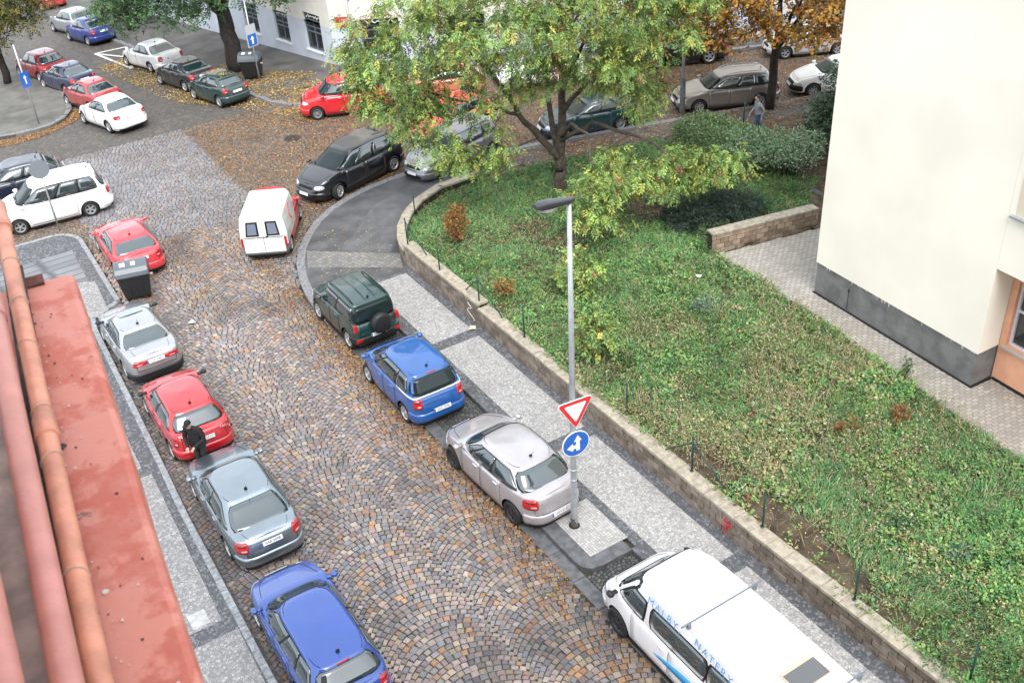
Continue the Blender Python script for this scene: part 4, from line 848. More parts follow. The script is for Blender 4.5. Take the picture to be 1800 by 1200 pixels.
st_ = part('street_plate', q, [mat('plate red', (.55, .05, .05), .4), m_white], None); tag(st_, 'small red street name plate on the corner house wall', 'sign')
# ---- houses of the street behind the camera (they mirror in the car windows)
for nm_, A, B, n_, lab, c_ in (('street_house', (-16, -34), (14, -34), (0, 1), 'plastered street house behind the camera on the left', (.50, .44, .34)), ('street_house', (14.5, -30), (40, -30), (0, 1), 'plastered street house behind the camera on the right', (.42, .36, .32))):
    hB = thing(nm_, (0, 0, 0), lab, 'building'); hl_ = [(2+4*i, 3.4+4*i, 1.6+3.6*k_, 3.7+3.6*k_) for i in range(6) for k_ in range(5)]
    mb, pt, fl = wall_holes(A, B, -.5, 20, hl_, n_); part('wall', mb, [mat('house render '+nm_+lab[-4:], c_, .85, var=.1)], hB)
    for h in hl_: window(hB, pt, fl, h, m_white, m_bp, None, 2, (.68,))
    q = MB(); q.prism([(A[0], A[1]-9), (B[0], B[1]-9), (B[0], B[1]-.25), (A[0], A[1]-.25)], -.5, 20.5); part('core', q, [mat('house inside', (.05, .05, .05), .9)], hB)
# ---- own building: ledge with pipes below the camera
LZ = 15.4; hd = CH-LZ
lw = [(.0715*hd-(.911-.2)*.098*hd+.0, .2*hd), (.183*hd, 2.043*hd)]
dl = np.array(lw[1])-np.array(lw[0]); dl /= np.linalg.norm(dl); nlft = np.array([-dl[1], dl[0]])
bO = thing('near_building', (0, 0, 0), 'salmon painted ledge of the building we look down from', 'building')
m_ledge = bpy.data.materials.new('weathered salmon paint'); m_ledge.use_nodes = True; n = m_ledge.node_tree; b = n.nodes['Principled BSDF']; b.inputs['Roughness'].default_value = .6
tc = n.nodes.new('ShaderNodeTexCoord')
def nz(sc, det=8, ro=.6, x=None):
    t = n.nodes.new('ShaderNodeTexNoise'); t.inputs['Scale'].default_value = sc; t.inputs['Detail'].default_value = det; t.inputs['Roughness'].default_value = ro; n.links.new(tc.outputs['Object'], t.inputs['Vector']); return t
def rng_(s, a, b_, o1=1.): 
    r_ = n.nodes.new('ShaderNodeMapRange'); r_.inputs[1].default_value = a; r_.inputs[2].default_value = b_; r_.inputs[4].default_value = o1; n.links.new(s, r_.inputs[0]); return r_.outputs[0]
def mixc(f, a, b_):
    m_ = n.nodes.new('ShaderNodeMix'); m_.data_type = 'RGBA'; n.links.new(f, m_.inputs[0])
    for i, v in ((6, a), (7, b_)):
        if isinstance(v, tuple): m_.inputs[i].default_value = (*v, 1)
        else: n.links.new(v, m_.inputs[i])
    return m_.outputs[2]
c_ = mixc(rng_(nz(4.2, 8, .62).outputs[0], .47, .53), (.43, .105, .068), (.52, .19, .14))
c_ = mixc(rng_(nz(9, 8, .7).outputs[0], .45, .7, .55), c_, (.50, .22, .18))
c_ = mixc(rng_(nz(8.5, 10, .8).outputs[0], .615, .635, .9), c_, (.14, .085, .075))
c_ = mixc(rng_(nz(5.1, 10, .8).outputs[0], .645, .66, .9), c_, (.55, .50, .46))
n.links.new(c_, b.inputs['Base Color'])
bp = n.nodes.new('ShaderNodeBump'); bp.inputs['Strength'].default_value = .35; bp.inputs['Distance'].default_value = .01; n.links.new(nz(14, 10, .7).outputs[0], bp.inputs['Height']); n.links.new(bp.outputs[0], b.inputs['Normal'])
P0, P1 = np.array(lw[0]), np.array(lw[1])
q = MB(); Wl = .95; prof = [(0.012, -.30), (.0, -.24), (.0, -.035), (.008, -.012), (.03, 0), (.2, .0), (Wl, .0), (Wl, -.30)]
nsl = 60; V = []
for i in range(nsl):
    c = lerp(P0, P1, i/(nsl-1)); j = .004*(fbm(np.array([i*1.]), np.array([0.]), 4., 31)[0]-.5)*2
    for k_, (d_, z_) in enumerate(prof): V.append((c[0]+nlft[0]*(d_+j), c[1]+nlft[1]*(d_+j), LZ+z_+(j if k_ < 5 else 0)))
m_ = len(prof); F = [(i*m_+k_, (i+1)*m_+k_, (i+1)*m_+k_+1, i*m_+k_+1) for i in range(nsl-1) for k_ in range(m_-1)]+[tuple((nsl-1)*m_+k_ for k_ in range(m_))[::-1], tuple(range(m_))]
q.add(V, F); part('ledge', q, [m_ledge], bO)
q = MB(); fc = [P0+nlft*.25, P1+nlft*.25-dl*.08, P1+nlft*6-dl*.08, P0+nlft*6]; q.prism(ccw([tuple(p) for p in fc]), .1, LZ-.31); part('facade', q, [mat('own facade', (.45, .25, .2), .85, var=.1)], bO)
q = MB(); q.prism(ccw([(-.75, -25), (-.75, 4.4), (-14, 4.4), (-14, -25)]), LZ-.31, 25); part('upper_facade', q, [MC['own facade']], bO)
q = MB(); c = at(60, 497, LZ); V = []
for dz in (0, .012):
    for u, v in ((-.045, -.05), (.045, -.05), (.045, .05), (-.045, .05)): V.append((c[0]+nlft[0]*u+dl[0]*v, c[1]+nlft[1]*u+dl[1]*v, LZ+.001+dz))
q.add(V, [(3, 2, 1, 0), (4, 5, 6, 7), (0, 1, 5, 4), (1, 2, 6, 5), (2, 3, 7, 6), (3, 0, 4, 7)]); part('rust_plate', q, [mat('rust', (.10, .03, .02), .85, var=.4, vs_=30)], bO)
m_pA = mat('pink brown pipe', (.48, .20, .165), .42, var=.12, vs_=6, bump=.12, bs=40); m_pB = mat('orange brown pipe', (.52, .215, .135), .45, var=.22, vs_=7, bump=.15, bs=40)
def pipe(nm, label, pa, pb, h, r, m, collars, ties, ext_=1.2):
    A = at(*pa, CH-h); B = at(*pb, CH-h); t = (B-A)/np.linalg.norm(B-A); A = A-t*ext_
    root = thing(nm, (0, 0, 0), label, 'pipe', 'pipes along the ledge')
    N_ = 24; q = MB(); q.tube([lerp(A, B, u) for u in np.linspace(0, 1, N_)], r, 20); obj('tube', q.me('tube', [m], True), root)
    L_ = np.linalg.norm(B-A)
    def along(px, py):
        p = at(px, py, CH-h); return float((p-A)@t)
    for (px, py, ln) in collars:
        s_ = along(px, py); q = MB(); q.tube([A+t*(s_), A+t*(s_+.012), A+t*(s_+ln-.02), A+t*(s_+ln)], [r*1.14, r*1.17, r*1.17, r*1.05], 20); q.tube([A+t*(s_-.012), A+t*(s_+.004)], [r*1.19, r*1.19], 20); obj('collar', q.me('collar', [m], True), root)
    for px, py in ties:
        s_ = along(px, py); c = A+t*s_; a_ = np.cross(t, [0, 0, 1]); a_ /= np.linalg.norm(a_); b_ = np.cross(a_, t); sk = rng.uniform(-.02, .02)
        pts = [c+(a_*math.cos(w_)+b_*math.sin(w_))*(r*1.05)+t*sk*math.cos(w_) for w_ in np.linspace(0, 2*math.pi, 22)]
        q = MB(); q.tube(pts, .0024, 5); obj('wire_tie', q.me('wire_tie', [mat('pale wire', (.45, .36, .27), .5)], True), root)
    return root
pipe('pipe', 'thin orange brown pipe tied with wire next to the open ledge', (175, 1200), (-3, 362), 2.26, .036, m_pB, [(92, 765, .13), (8, 402, .10)], [(30, 462), (42, 532), (63, 606), (84, 722), (103, 806), (140, 1010)])
pipe('pipe', 'thick pink brown pipe beside the thin orange one', (118, 1200), (-28, 470), 2.16, .042, m_pA, [(30, 548, .20)], [])
pipe('pipe', 'pink pipe at the bottom left corner of the photo', (2, 1200), (-78, 800), 2.0, .050, m_pA, [], [])
def strip(nm, pa, pb, h, w_, m, th=.02):
    A = at(*pa, CH-h); B = at(*pb, CH-h); t = (B-A)/np.linalg.norm(B-A); A = A-t*1.0; s_ = np.cross(t, [0, 0, 1])*w_; q = MB()
    V = [A-s_, B-s_, B+s_, A+s_]; V = V+[v-np.array([0, 0, th]) for v in V]; q.add(V, [(0, 1, 2, 3), (7, 6, 5, 4), (0, 4, 5, 1), (1, 5, 6, 2), (2, 6, 7, 3), (3, 7, 4, 0)][::1]); return part(nm, q, [m], bO)
strip('board', (72, 1200), (-40, 640), 2.24, .075, mat('grey brown board', (.25, .19, .165), .75, var=.25, vs_=9, bump=.2, bs=25), .05)
tagc = []
for i, (pa, pb, r_) in enumerate((((146, 1200), (24, 520), .008), ((152, 1200), (30, 520), .006))):
    A = at(*pa, CH-2.36); B = at(*pb, CH-2.36); q = MB(); q.tube([lerp(A-(B-A)*.3, B, u)+np.array([.012*math.sin(u*19+i), 0, 0]) for u in np.linspace(0, 1, 40)], r_, 6); c = part('cable', q, [m_black if i == 0 else m_pA], None); tag(c, ('black' if i == 0 else 'brown')+' cable lying in the gap between the two pipes', 'cable')
strip('gap_shadow_board', (150, 1200), (22, 470), 2.385, .045, mat('painted gap shadow', (.05, .04, .038), .9, var=.4, vs_=12, bump=.4, bs=30), .01).name = 'gap_shadow_strip'  # dark strip laid in the pipe gap, its colour standing in for shade
q = MB()
for i in range(120):
    u, v = rng.uniform(.03, .95), rng.beta(1.2, 3)*.26
    c = lerp(P0, P1, u)+nlft*(.27-v); s_ = rng.uniform(.0015, .006)*(3.2 if i < 5 else 1); an = rng.uniform(0, 6.3); V = []
    for kk in range(5): w_ = an+kk*1.257; V.append((c[0]+s_*math.cos(w_)*rng.uniform(.6, 1.2), c[1]+s_*math.sin(w_)*rng.uniform(.6, 1.2), LZ+.001))
    V += [(x_, y_, z_+.004) for x_, y_, z_ in V]; q.add(V, [tuple(range(5, 10))]+[(kk, (kk+1) % 5, 5+(kk+1) % 5, 5+kk) for kk in range(5)], int(rng.random() < .45))
o = part('plaster_chips', q, [mat('plaster chip', (.55, .50, .45), .9), mat('dark chip', (.06, .05, .05), .9)], bO); o['kind'] = 'stuff'
m_block2 = mat('pale wall block', (.255, .21, .17), .85, var=.25, vs_=5, bump=.4, bs=30); m_block3 = mat('brown wall block', (.175, .14, .11), .85, var=.25, vs_=5, bump=.4, bs=30)
# ---- retaining wall of blocks with capping stones
def block_wall(name, label, path, h_of, zb, th, bl, bh, capl, caph, capo, gz=lambda x, y: 0., side=1, mb_=None, mc_=None):
    root = thing(name, (path[0][0], path[0][1], 0), label, 'wall'); root.location = (0, 0, 0)
    P = [np.array(p, float) for p in path]; L = [0]
    for a, b in zip(P, P[1:]): L.append(L[-1]+np.linalg.norm(b-a))
    f = lambda s: np.array([np.interp(s, L, [p[0] for p in P]), np.interp(s, L, [p[1] for p in P])])
    def bx(a, b, d0, d1, z0, z1, nm, m, jit=0., bev=.008):
        t = (b-a)/(np.linalg.norm(b-a)+1e-9); n_ = np.array([t[1], -t[0]])*side; j = rng.normal(0, jit, 4) if jit else np.zeros(4); V = []
        for z, i in ((z0, bev), (z0+bev, 0), (z1-bev, 0), (z1, bev)):
            for c, sg_, d_ in ((a, 1, d0+j[0]), (b, -1, d0+j[1]), (b, -1, d1), (a, 1, d1)):
                p = c+t*sg_*i+n_*(d_+(i if d_ == d1 else -i)*(1 if d1 < d0 else -1)*(-1 if False else 1)*(1)); V.append((p[0], p[1], z))
        q = MB(); q.add(V, [(3, 2, 1, 0), (12, 13, 14, 15)]+[(k_*4+i, k_*4+(i+1) % 4, k_*4+4+(i+1) % 4, k_*4+4+i) for k_ in range(3) for i in range(4)]); return obj(nm, q.me(nm, [m]), root)
    s = 0; step = .5
    while s < L[-1]-.01:
        e = min(s+.8, L[-1]); a, b = f(s), f(e); bx(a, b, -.025, -th+.02, zb, h_of(s)-.01, 'wall_core', MC['joint sand'], 0, .004); s = e
    hm = max(h_of(x_) for x_ in np.linspace(0, L[-1], 30)); k_ = 0; z = zb
    while z < hm-.03:
        s = -(bl/2)*(k_ % 2)
        while s < L[-1]:
            a_, b_ = max(0, s+.010), min(L[-1], s+bl-.010); top_ = min(z+bh-.018, h_of((a_+b_)/2)-.004)
            if b_-a_ > .06 and top_ > z+.05: bx(f(a_), f(b_), 0, -.12, z, top_, 'block', (mb_ or [m_block, m_block2, m_block3])[int(rng.integers(0, 3))], .008)
            s += bl
        z += bh; k_ += 1
    s = 0
    while s < L[-1]-.02:
        e = min(s+capl, L[-1]); h_ = h_of((s+e)/2); bx(f(s+.004), f(e-.004), capo, -th-capo, h_, h_+caph, 'capping_stone', mc_ or m_cap, .003); s = e
    return root
wpath = [(13.12, 4), (12.92, 12), (12.9, 29.2)]
gw = block_wall('garden_wall', 'long low block retaining wall with sandy capping along the pavement', wpath, lambda s: .72 if s < 20.4 else .86, .1, .34, .42, .20, .52, .09, .03, side=-1)
gw2 = block_wall('garden_wall', 'curved low block wall round the garden corner', [(12.9, 29.25), (13.06, 30.0), (13.5, 30.9), (14.2, 31.8), (15.1, 32.55), (16.3, 33.1), (18.6, 33.2)], lambda s: .60, .1, .3, .36, .17, .45, .09, .03, side=-1)
lw_ = block_wall('low_wall', 'short tan block wall between the garden and the paved yard', [(20.66, 22.42), (24.55, 21.62)], lambda s: 1.45, .75, .34, .30, .175, .46, .07, .03, side=1, mb_=[mat('tan block', (.31, .235, .17), .85, var=.2, vs_=6, bump=.4, bs=40), mat('pale tan block', (.37, .29, .215), .85, var=.2, vs_=6, bump=.4, bs=40), mat('brown tan block', (.25, .185, .135), .85, var=.2, vs_=6, bump=.4, bs=40)])
q = MB(); c0 = at(1275, 898, 0); pts = []
fc = lambda y_, z_: (12.945, y_, z_)
yy = 12.95
for k_, st in enumerate(([(.0, .62), (.05, .5), (-.03, .42), (.06, .36)], [(.16, .60), (.02, .44), (.18, .34), (.08, .26)], [(-.1, .52), (.1, .46), (.24, .5)], [(.1, .33), (.2, .22), (.06, .16)])):
    q.tube([(12.89, yy+a, b+.02) for a, b in st], .014, 4)
part('graffiti', q, [mat('graffiti red', (.5, .03, .04), .6)], gw)
q = MB(); q.tube([(12.885, 24.9-.18*math.sin(k_*.9)-.02*k_, .72-.055*k_) for k_ in range(11)], .012, 4); part('graffiti', q, [mat('graffiti white', (.6, .6, .6), .6)], gw)
kb = MB(); a, b = at(1310, 243, .3), at(1425, 243, .3); kb.tube([a, b], .0001, 3); q = MB(); t_ = (b-a)/np.linalg.norm(b-a); n_ = np.array([t_[1], -t_[0], 0]); V = [p+n_*d_+np.array([0, 0, z_]) for z_ in (-.5, .1) for p, d_ in ((a, 0), (b, 0), (b, -.3), (a, -.3))]; q.add(V, [(4, 5, 6, 7), (0, 1, 5, 4), (1, 2, 6, 5), (2, 3, 7, 6), (3, 0, 4, 7)]); tag(part('garden_kerb', q, [m_cap], None), 'short sandy kerb wall by the walking person', 'kerb')
# ---- fence posts
PB = [((1340, 925), 0), ((1502, 1053), 0), ((1704, 1195), 0), ((1216, 827), 2), ((1102, 728), 0), ((922, 592), 0), ((843, 535), 2), ((773, 475), 0), ((717, 430), 1), ((730, 378), 0), ((1307, 216), 1)]
for (px, py), nb in PB:
    zb = .82 if py > 530 else (.93 if py > 400 else .68); zb = .3 if py < 250 else zb
    c = at(px, py, zb); root = thing('fence_post', tuple(c), {1340: 'green fence post on the wall above the red graffiti', 1502: 'green fence post on the wall beside the van roof', 1704: 'green fence post on the wall at the bottom right of the photo', 1102: 'green fence post on the wall just right of the give way sign', 922: 'green fence post between the lamp post and the small orange shrub', 773: 'green fence post on the wall in front of the rusty brown shrub', 730: 'green fence post on the curved wall at the rounded corner'}[px] if not nb else {(1216): 'green corner fence post with two braces on the wall nearest the van', 843: 'green fence post with two braces where the wall steps', 717: 'green fence post with one brace at the rounded wall corner', 1307: 'green metal post with brace beside the walking person'}[px], 'fence post', 'green posts along the garden wall')
    q = MB(); q.tube([(0, 0, 0), (0, 0, 1.0)], .024, 8); q.lathe([(0, 1.015), (.02, 1.012), (.03, .995), (.03, .97)], 8); q.lathe([(.05, 0), (.05, .01), (.024, .02)], 8); obj('post', q.me('post', [m_greenp], True), root)
    for k_ in range(nb):
        q = MB(); dy = 1.0 if k_ else -1.1; dx = .02 if k_ else .15
        if px == 1307: dx, dy = .9, -.9
        q.tube([(0, 0, .88), (dx, dy, .0 if zb > .5 else -.1)], .02, 6); obj('brace', q.me('brace', [m_greenp], True), root)
root = thing('green_railing', tuple(at(1262, 232, .3)), 'low green metal railing between the hedge and the taupe estate car', 'railing')
q = MB(); q.tube([(-1.2, .3, .6), (.35, -.1, .6)], .03, 6); q2 = MB(); q2.tube([(-1.15, .3, 0), (-1.15, .3, .6)], .03, 6); q3 = MB(); q3.tube([(.3, -.08, 0), (.3, -.08, .75)], .04, 6); obj('rail', q.me('rail', [m_greenp]), root); obj('post', q2.me('post', [m_greenp]), root); obj('post', q3.me('post', [m_greenp]), root)
# ---- lamp post with two signs
lp_ = thing('street_lamp', (10.22, 15.38, .125), 'tall grey steel lamp post with dark luminaire and two road signs', 'street lamp')
lean = np.array([CR[0], CR[1], 0])*.017
q = MB(); zz = np.array([0, .25, .3, 1.4, 1.45, 4.2, 8.5]); q.tube([lean*z_+np.array([0, 0, z_]) for z_ in zz], [.085, .085, .083, .08, .074, .068, .048], 16); obj('pole', q.me('pole', [m_metalg], True), lp_)
q = MB(); q.lathe([(.14, 0), (.135, .015), (.09, .02)], 18); obj('base_ring', q.me('base_ring', [m_black]), lp_)
q = MB(); q.tube([(0, 0, 0), (0, 0, .28)], .0862, 16, cap=False); obj('base_sleeve', q.me('base_sleeve', [mat('dirty steel', (.10, .095, .085), .7, var=.3)], True), lp_)
for z_ in (1.45, 1.75):
    q = MB(); q.tube([lean*z_+np.array([0, 0, z_]), lean*z_+np.array([0, 0, z_+.03])], .088, 16); obj('band_clamp', q.me('band_clamp', [m_metalg], True), lp_)
top = lean*8.5; hp_ = np.array([10.22, 15.38, 0])+top
dirh = at(952, 372, 8.6)[:2]-at(1003, 358, 8.6)[:2]; LH = np.linalg.norm(dirh); ang = math.atan2(dirh[1], dirh[0])
hd_ = obj('lamp_head', None, lp_) if False else None
q = MB(); V = []; secs = [(-.10, .05, .06, .02), (0, .085, .085, .0), (.25, .115, .11, -.01), (.5, .135, .13, -.02), (.66, .13, .12, -.03), (.74, .09, .05, -.02)]; nn = 12
for x_, w_, h_, z0 in secs:
    for k_ in range(nn):
        a = 2*math.pi*k_/nn; ca, sa = math.cos(a), math.sin(a); V.append((x_, w_*np.sign(ca)*abs(ca)**.55, z0+.05+h_*(np.sign(sa)*abs(sa)**.6)*(.75 if sa > 0 else .45)))
q.add(V, [(k2*nn+k_, k2*nn+(k_+1) % nn, (k2+1)*nn+(k_+1) % nn, (k2+1)*nn+k_) for k2 in range(5) for k_ in range(nn)]+[tuple(range(nn)), tuple(range(5*nn, 6*nn))[::-1]])
hh = obj('lamp_head', q.me('lamp_head', [mat('lamp black', (.025, .025, .03), .35, coat=.3)], False), lp_); hh.location = (top[0], top[1], 8.52); hh.rotation_euler = (0, R_(-6), ang)
q = MB(); V = []
for j in range(5):
    ph = j/4*math.pi/2
    for k_ in range(14):
        a = 2*math.pi*k_/14; V.append((.46+.22*math.cos(a)*math.cos(ph), .105*math.sin(a)*math.cos(ph), .0-.14*math.sin(ph)))
q.add(V, [(j*14+k_, (j+1)*14+k_, (j+1)*14+(k_+1) % 14, j*14+(k_+1) % 14) for j in range(4) for k_ in range(14)]); obj('lamp_lens', q.me('lamp_lens', [mat('lens glass', (.42, .43, .38), .12, coat=.5)], True), hh)
def rot_sign(me_parts, loc, yaw, parent_label, nm, cat):
    root = thing(nm, loc, parent_label, cat); root.rotation_euler = (0, 0, yaw)
    for pn, me_ in me_parts: obj(pn, me_, root)
    return root
def plate_poly(poly, y0, y1, m, r_=0.):
    q = MB(); n_ = len(poly); V = [(p[0], y0, p[1]) for p in poly]+[(p[0], y1, p[1]) for p in poly]
    q.add(V, [tuple(range(n_)), tuple(range(n_, 2*n_))[::-1]]+[(i, n_+i, n_+(i+1) % n_, (i+1) % n_) for i in range(n_)]); return q.me('sheet', [m])
m_sred = mat('sign red', (.62, .02, .02), .35, coat=.3); m_swh = mat('sign white', (.78, .79, .80), .35, coat=.3); m_sbl = mat('sign blue', (.015, .12, .48), .35, coat=.3)
def rtri(R, c=.06):
    out = []; 
    for k_ in range(3):
        a = R_(-90+120*k_); ctr = np.array([math.cos(a), math.sin(a)])*(R-2*c)
        for d_ in (-60, -30, 0, 30, 60): b_ = a+R_(d_); out.append(tuple(ctr+c*np.array([math.cos(b_), math.sin(b_)])))
    return out
circ = lambda R, n_=36: [(R*math.cos(2*math.pi*k_/n_), R*math.sin(2*math.pi*k_/n_)) for k_ in range(n_)]
zt_ = zfind(10.3, 15.3, 717); zc_ = zfind(10.3, 15.3, 776)
pl_ = lambda z_: (10.22+lean[0]*z_, 15.38+lean[1]*z_-.10)
sg = rot_sign([('border', plate_poly(rtri(.53), -.012, .012, m_swh)), ('red_triangle', plate_poly(rtri(.505, .05), -.016, -.011, m_sred)), ('white_triangle', plate_poly(rtri(.33, .03), -.020, -.015, m_swh)), ('bracket', (lambda q: (q.box(-.03, .03, .01, .05, -.2, .2), q.me('bracket', [m_metalg]))[1])(MB()))], (*pl_(zt_), zt_), R_(-6), 'red bordered white give way triangle on the lamp post', 'give_way_sign', 'road sign')
arrow = [(.0, -.20), (.095, -.20), (.095, .07), (.15, .07), (.048, .235), (-.055, .07), (0, .07)]
arr2 = [(0, -.13), (-.08, -.13), (-.08, -.19), (-.235, -.075), (-.08, .035), (-.08, -.03), (0, -.03)]
sg = rot_sign([('border', plate_poly(circ(.345), -.012, .012, m_swh)), ('blue_disc', plate_poly(circ(.325), -.016, -.011, m_sbl)), ('arrow', plate_poly(arrow, -.020, -.015, m_swh)), ('arrow', plate_poly(arr2, -.0205, -.0155, m_swh)), ('bracket', (lambda q: (q.box(-.03, .03, .01, .05, -.2, .2), q.me('bracket', [m_metalg]))[1])(MB()))], (*pl_(zc_), zc_), R_(-6), 'round blue sign with white arrows ahead and left on the lamp post', 'direction_sign', 'road sign')
def pole(nm, label, px, py, h, r_, m, lean_=(0, 0), cat='pole'):
    c = atg(px, py); root = thing(nm, tuple(c), label, cat); q = MB(); q.tube([(0, 0, 0), (lean_[0], lean_[1], h)], r_, 10); obj('pole', q.me('pole', [m], True), root); return root, c
r_, c = pole('sign_post', 'grey post with blue one way sign on the left traffic island', 70, 222, 4.0, .04, m_metalg, cat='sign post'); zs = zfind(c[0], c[1], 140)-c[2]
yw = R_(-22)
for nm, poly, y0, y1, m in (('sign_panel', [(-.24, -.36), (.24, -.36), (.24, .36), (-.24, .36)], -.07, -.05, m_sbl), ('arrow', [(-.035, -.2), (.035, -.2), (.035, .08), (.09, .08), (0, .22), (-.09, .08), (-.035, .08)], -.08, -.068, m_swh)):
    o = obj(nm, plate_poly(poly, y0, y1, m), r_); o.location = (0, 0, zs); o.rotation_euler = (0, 0, R_(30))
r_, c = pole('sign_post', 'grey post with blue one way sign beside the big tree trunk', 458, 148, 4.4, .04, m_metalg, cat='sign post'); zs = zfind(c[0], c[1], 70)-c[2]
for nm, poly, y0, y1, m in (('back_panel', [(-.32, -.34), (.32, -.34), (.32, .75), (-.32, .75)], -.055, -.04, mat('panel grey', (.42, .45, .48), .5)), ('sign_panel', [(-.26, -.28), (.26, -.28), (.26, .28), (-.26, .28)], -.07, -.05, m_sbl), ('arrow', [(-.05, -.2), (.05, -.2), (.05, .04), (.12, .04), (0, .2), (-.12, .04), (-.05, .04)], -.08, -.068, m_swh)):
    o = obj(nm, plate_poly(poly, y0, y1, m), r_); o.location = (0, 0, zs); o.rotation_euler = (0, 0, R_(20))
r_, c = pole('sign_post', 'thin grey post with round grey sign back by the white minivan', 105, 405, 2.9, .03, m_metalg, cat='sign post'); zs = zfind(c[0], c[1], 297)-c[2]
o = obj('sign_disc', plate_poly(circ(.36), -.06, -.04, mat('sign back grey', (.22, .25, .27), .45, metal=.3)), r_); o.location = (0, 0, zs); o.rotation_euler = (0, 0, R_(-4))
r_, c = pole('street_lamp', 'white painted lamp post before the corner house', 627, 128, 9, .075, m_white, cat='street lamp'); q = MB(); q.lathe([(.16, 0), (.16, .9), (.12, 1.1), (.115, 1.7), (.08, 1.75)], 14); obj('base', q.me('base', [m_white], True), r_)
o = obj('sign_disc', plate_poly(circ(.32), -.01, .01, m_sbl), r_); o.location = (.12, -.02, 3.9); o.rotation_euler = (0, 0, R_(75))
r_, c = pole('street_lamp', 'grey lamp post with dark foot in front of the taupe estate car', 1199, 200, 7, .07, m_metalg, cat='street lamp'); q = MB(); q.lathe([(.13, 0), (.12, 1.5), (.08, 1.6)], 14); obj('base', q.me('base', [m_grand], True), r_)
# ---- waste containers
def container(loc, rz, label):
    root = thing('waste_container', loc, label, 'waste container', 'dark waste containers', rz); root.scale = (.78, .84, .88)
    q = MB(); V = []
    for z_, w_, d_ in ((.14, .50, .38), (.2, .54, .42), (1.02, .66, .53), (1.06, .70, .56), (1.12, .70, .56)):
        c = .06; V += [(-w_+c, -d_, z_), (w_-c, -d_, z_), (w_, -d_+c, z_), (w_, d_-c, z_), (w_-c, d_, z_), (-w_+c, d_, z_), (-w_, d_-c, z_), (-w_, -d_+c, z_)]
    q.add(V, [(k2*8+i, k2*8+(i+1) % 8, k2*8+8+(i+1) % 8, k2*8+8+i) for k2 in range(4) for i in range(8)]+[tuple(range(8))[::-1], tuple(range(32, 40))])
    for sx in (-.25, 0, .25): q.box(sx-.02, sx+.02, -.50, -.40, .3, .95)
    obj('body', q.me('body', [mat('container black', (.018, .018, .02), .5)]), root)
    q = MB(); V = []; nn = 9
    for x_ in (-.69, -.66, .66, .69):
        for k_ in range(nn): a = math.pi*k_/(nn-1); s_ = .96 if abs(x_) > .67 else 1; V.append((x_, -.55*math.cos(a)*s_, 1.10+.44*math.sin(a)*s_))
    q.add(V, [(j*nn+k_, (j+1)*nn+k_, (j+1)*nn+k_+1, j*nn+k_+1) for j in range(3) for k_ in range(nn-1)]+[tuple(range(nn)), tuple(range(3*nn, 4*nn))[::-1]]); obj('lid', q.me('lid', [mat('lid grey', (.10, .118, .135), .3)], False), root)
    for sd in (-1, 1):
        q = MB(); q.tube([(sd*.66, -.05, .86), (sd*.80, -.05, .86)], .055, 10); obj('lifting_lug', q.me('lifting_lug', [mat('lug pink', (.55, .40, .38), .5)]), root)
        for ys_ in (-.3, .3):
            q = MB(); q.lathe([(0, -.03), (.09, -.03), (.10, 0), (.09, .03), (0, .03)], 14, axis='y'); w = obj('wheel', q.me('wheel', [m_rubber], True), root); w.location = (sd*.42, ys_, .10)
    for sx, ww in ((-.32, .11), (.12, .09)):
        q = MB(); a0, a1 = R_(58), R_(80); V = [(sx-ww, -.558*math.cos(a0), 1.10+.448*math.sin(a0)), (sx+ww, -.558*math.cos(a0), 1.10+.448*math.sin(a0)), (sx+ww, -.558*math.cos(a1), 1.10+.448*math.sin(a1)), (sx-ww, -.558*math.cos(a1), 1.10+.448*math.sin(a1))]; q.add(V, [(0, 1, 2, 3)]); obj('label', q.me('label', [m_white]), root)
    return root
container((4.75, 33.3, 0), R_(-14), 'black waste container with grey domed lid behind the red coupe')
c = atg(450, 146); container((c[0]+.1, c[1]+.5, c[2]+.12), R_(-35), 'dark waste container by the tree trunk on the far pavement')
# ---- litter
def scrap(px, py, z, s, c, label, nm='litter'):
    p = at(px, py, z); q = MB(); V = [(rng.uniform(-1, 1)*s, rng.uniform(-1, 1)*s*.8, rng.uniform(.01, s*.7)) for _ in range(10)]
    import bmesh; bm = bmesh.new(); [bm.verts.new(v) for v in V]; bmesh.ops.convex_hull(bm, input=bm.verts); me_ = bpy.data.meshes.new(nm); bm.to_mesh(me_); bm.free(); me_.materials.append(mat('litter '+label[:12], c, .6)); o = obj(nm, me_); o.location = (p[0], p[1], z); tag(o, label, 'litter')
scrap(337, 568, 0, .13, (.7, .7, .7), 'white paper scrap on the cobbles by the silver white saloon')
scrap(829, 578, .13, .15, (.62, .55, .35), 'crumpled cream paper bag at the foot of the garden wall')
scrap(629, 1147, .01, .12, (.65, .5, .02), 'yellow leaf or wrapper on cobbles beside the blue estate', 'wrapper')
scrap(1227, 487, .95, .12, (.75, .75, .75), 'white scrap in the weeds left of the paved path')
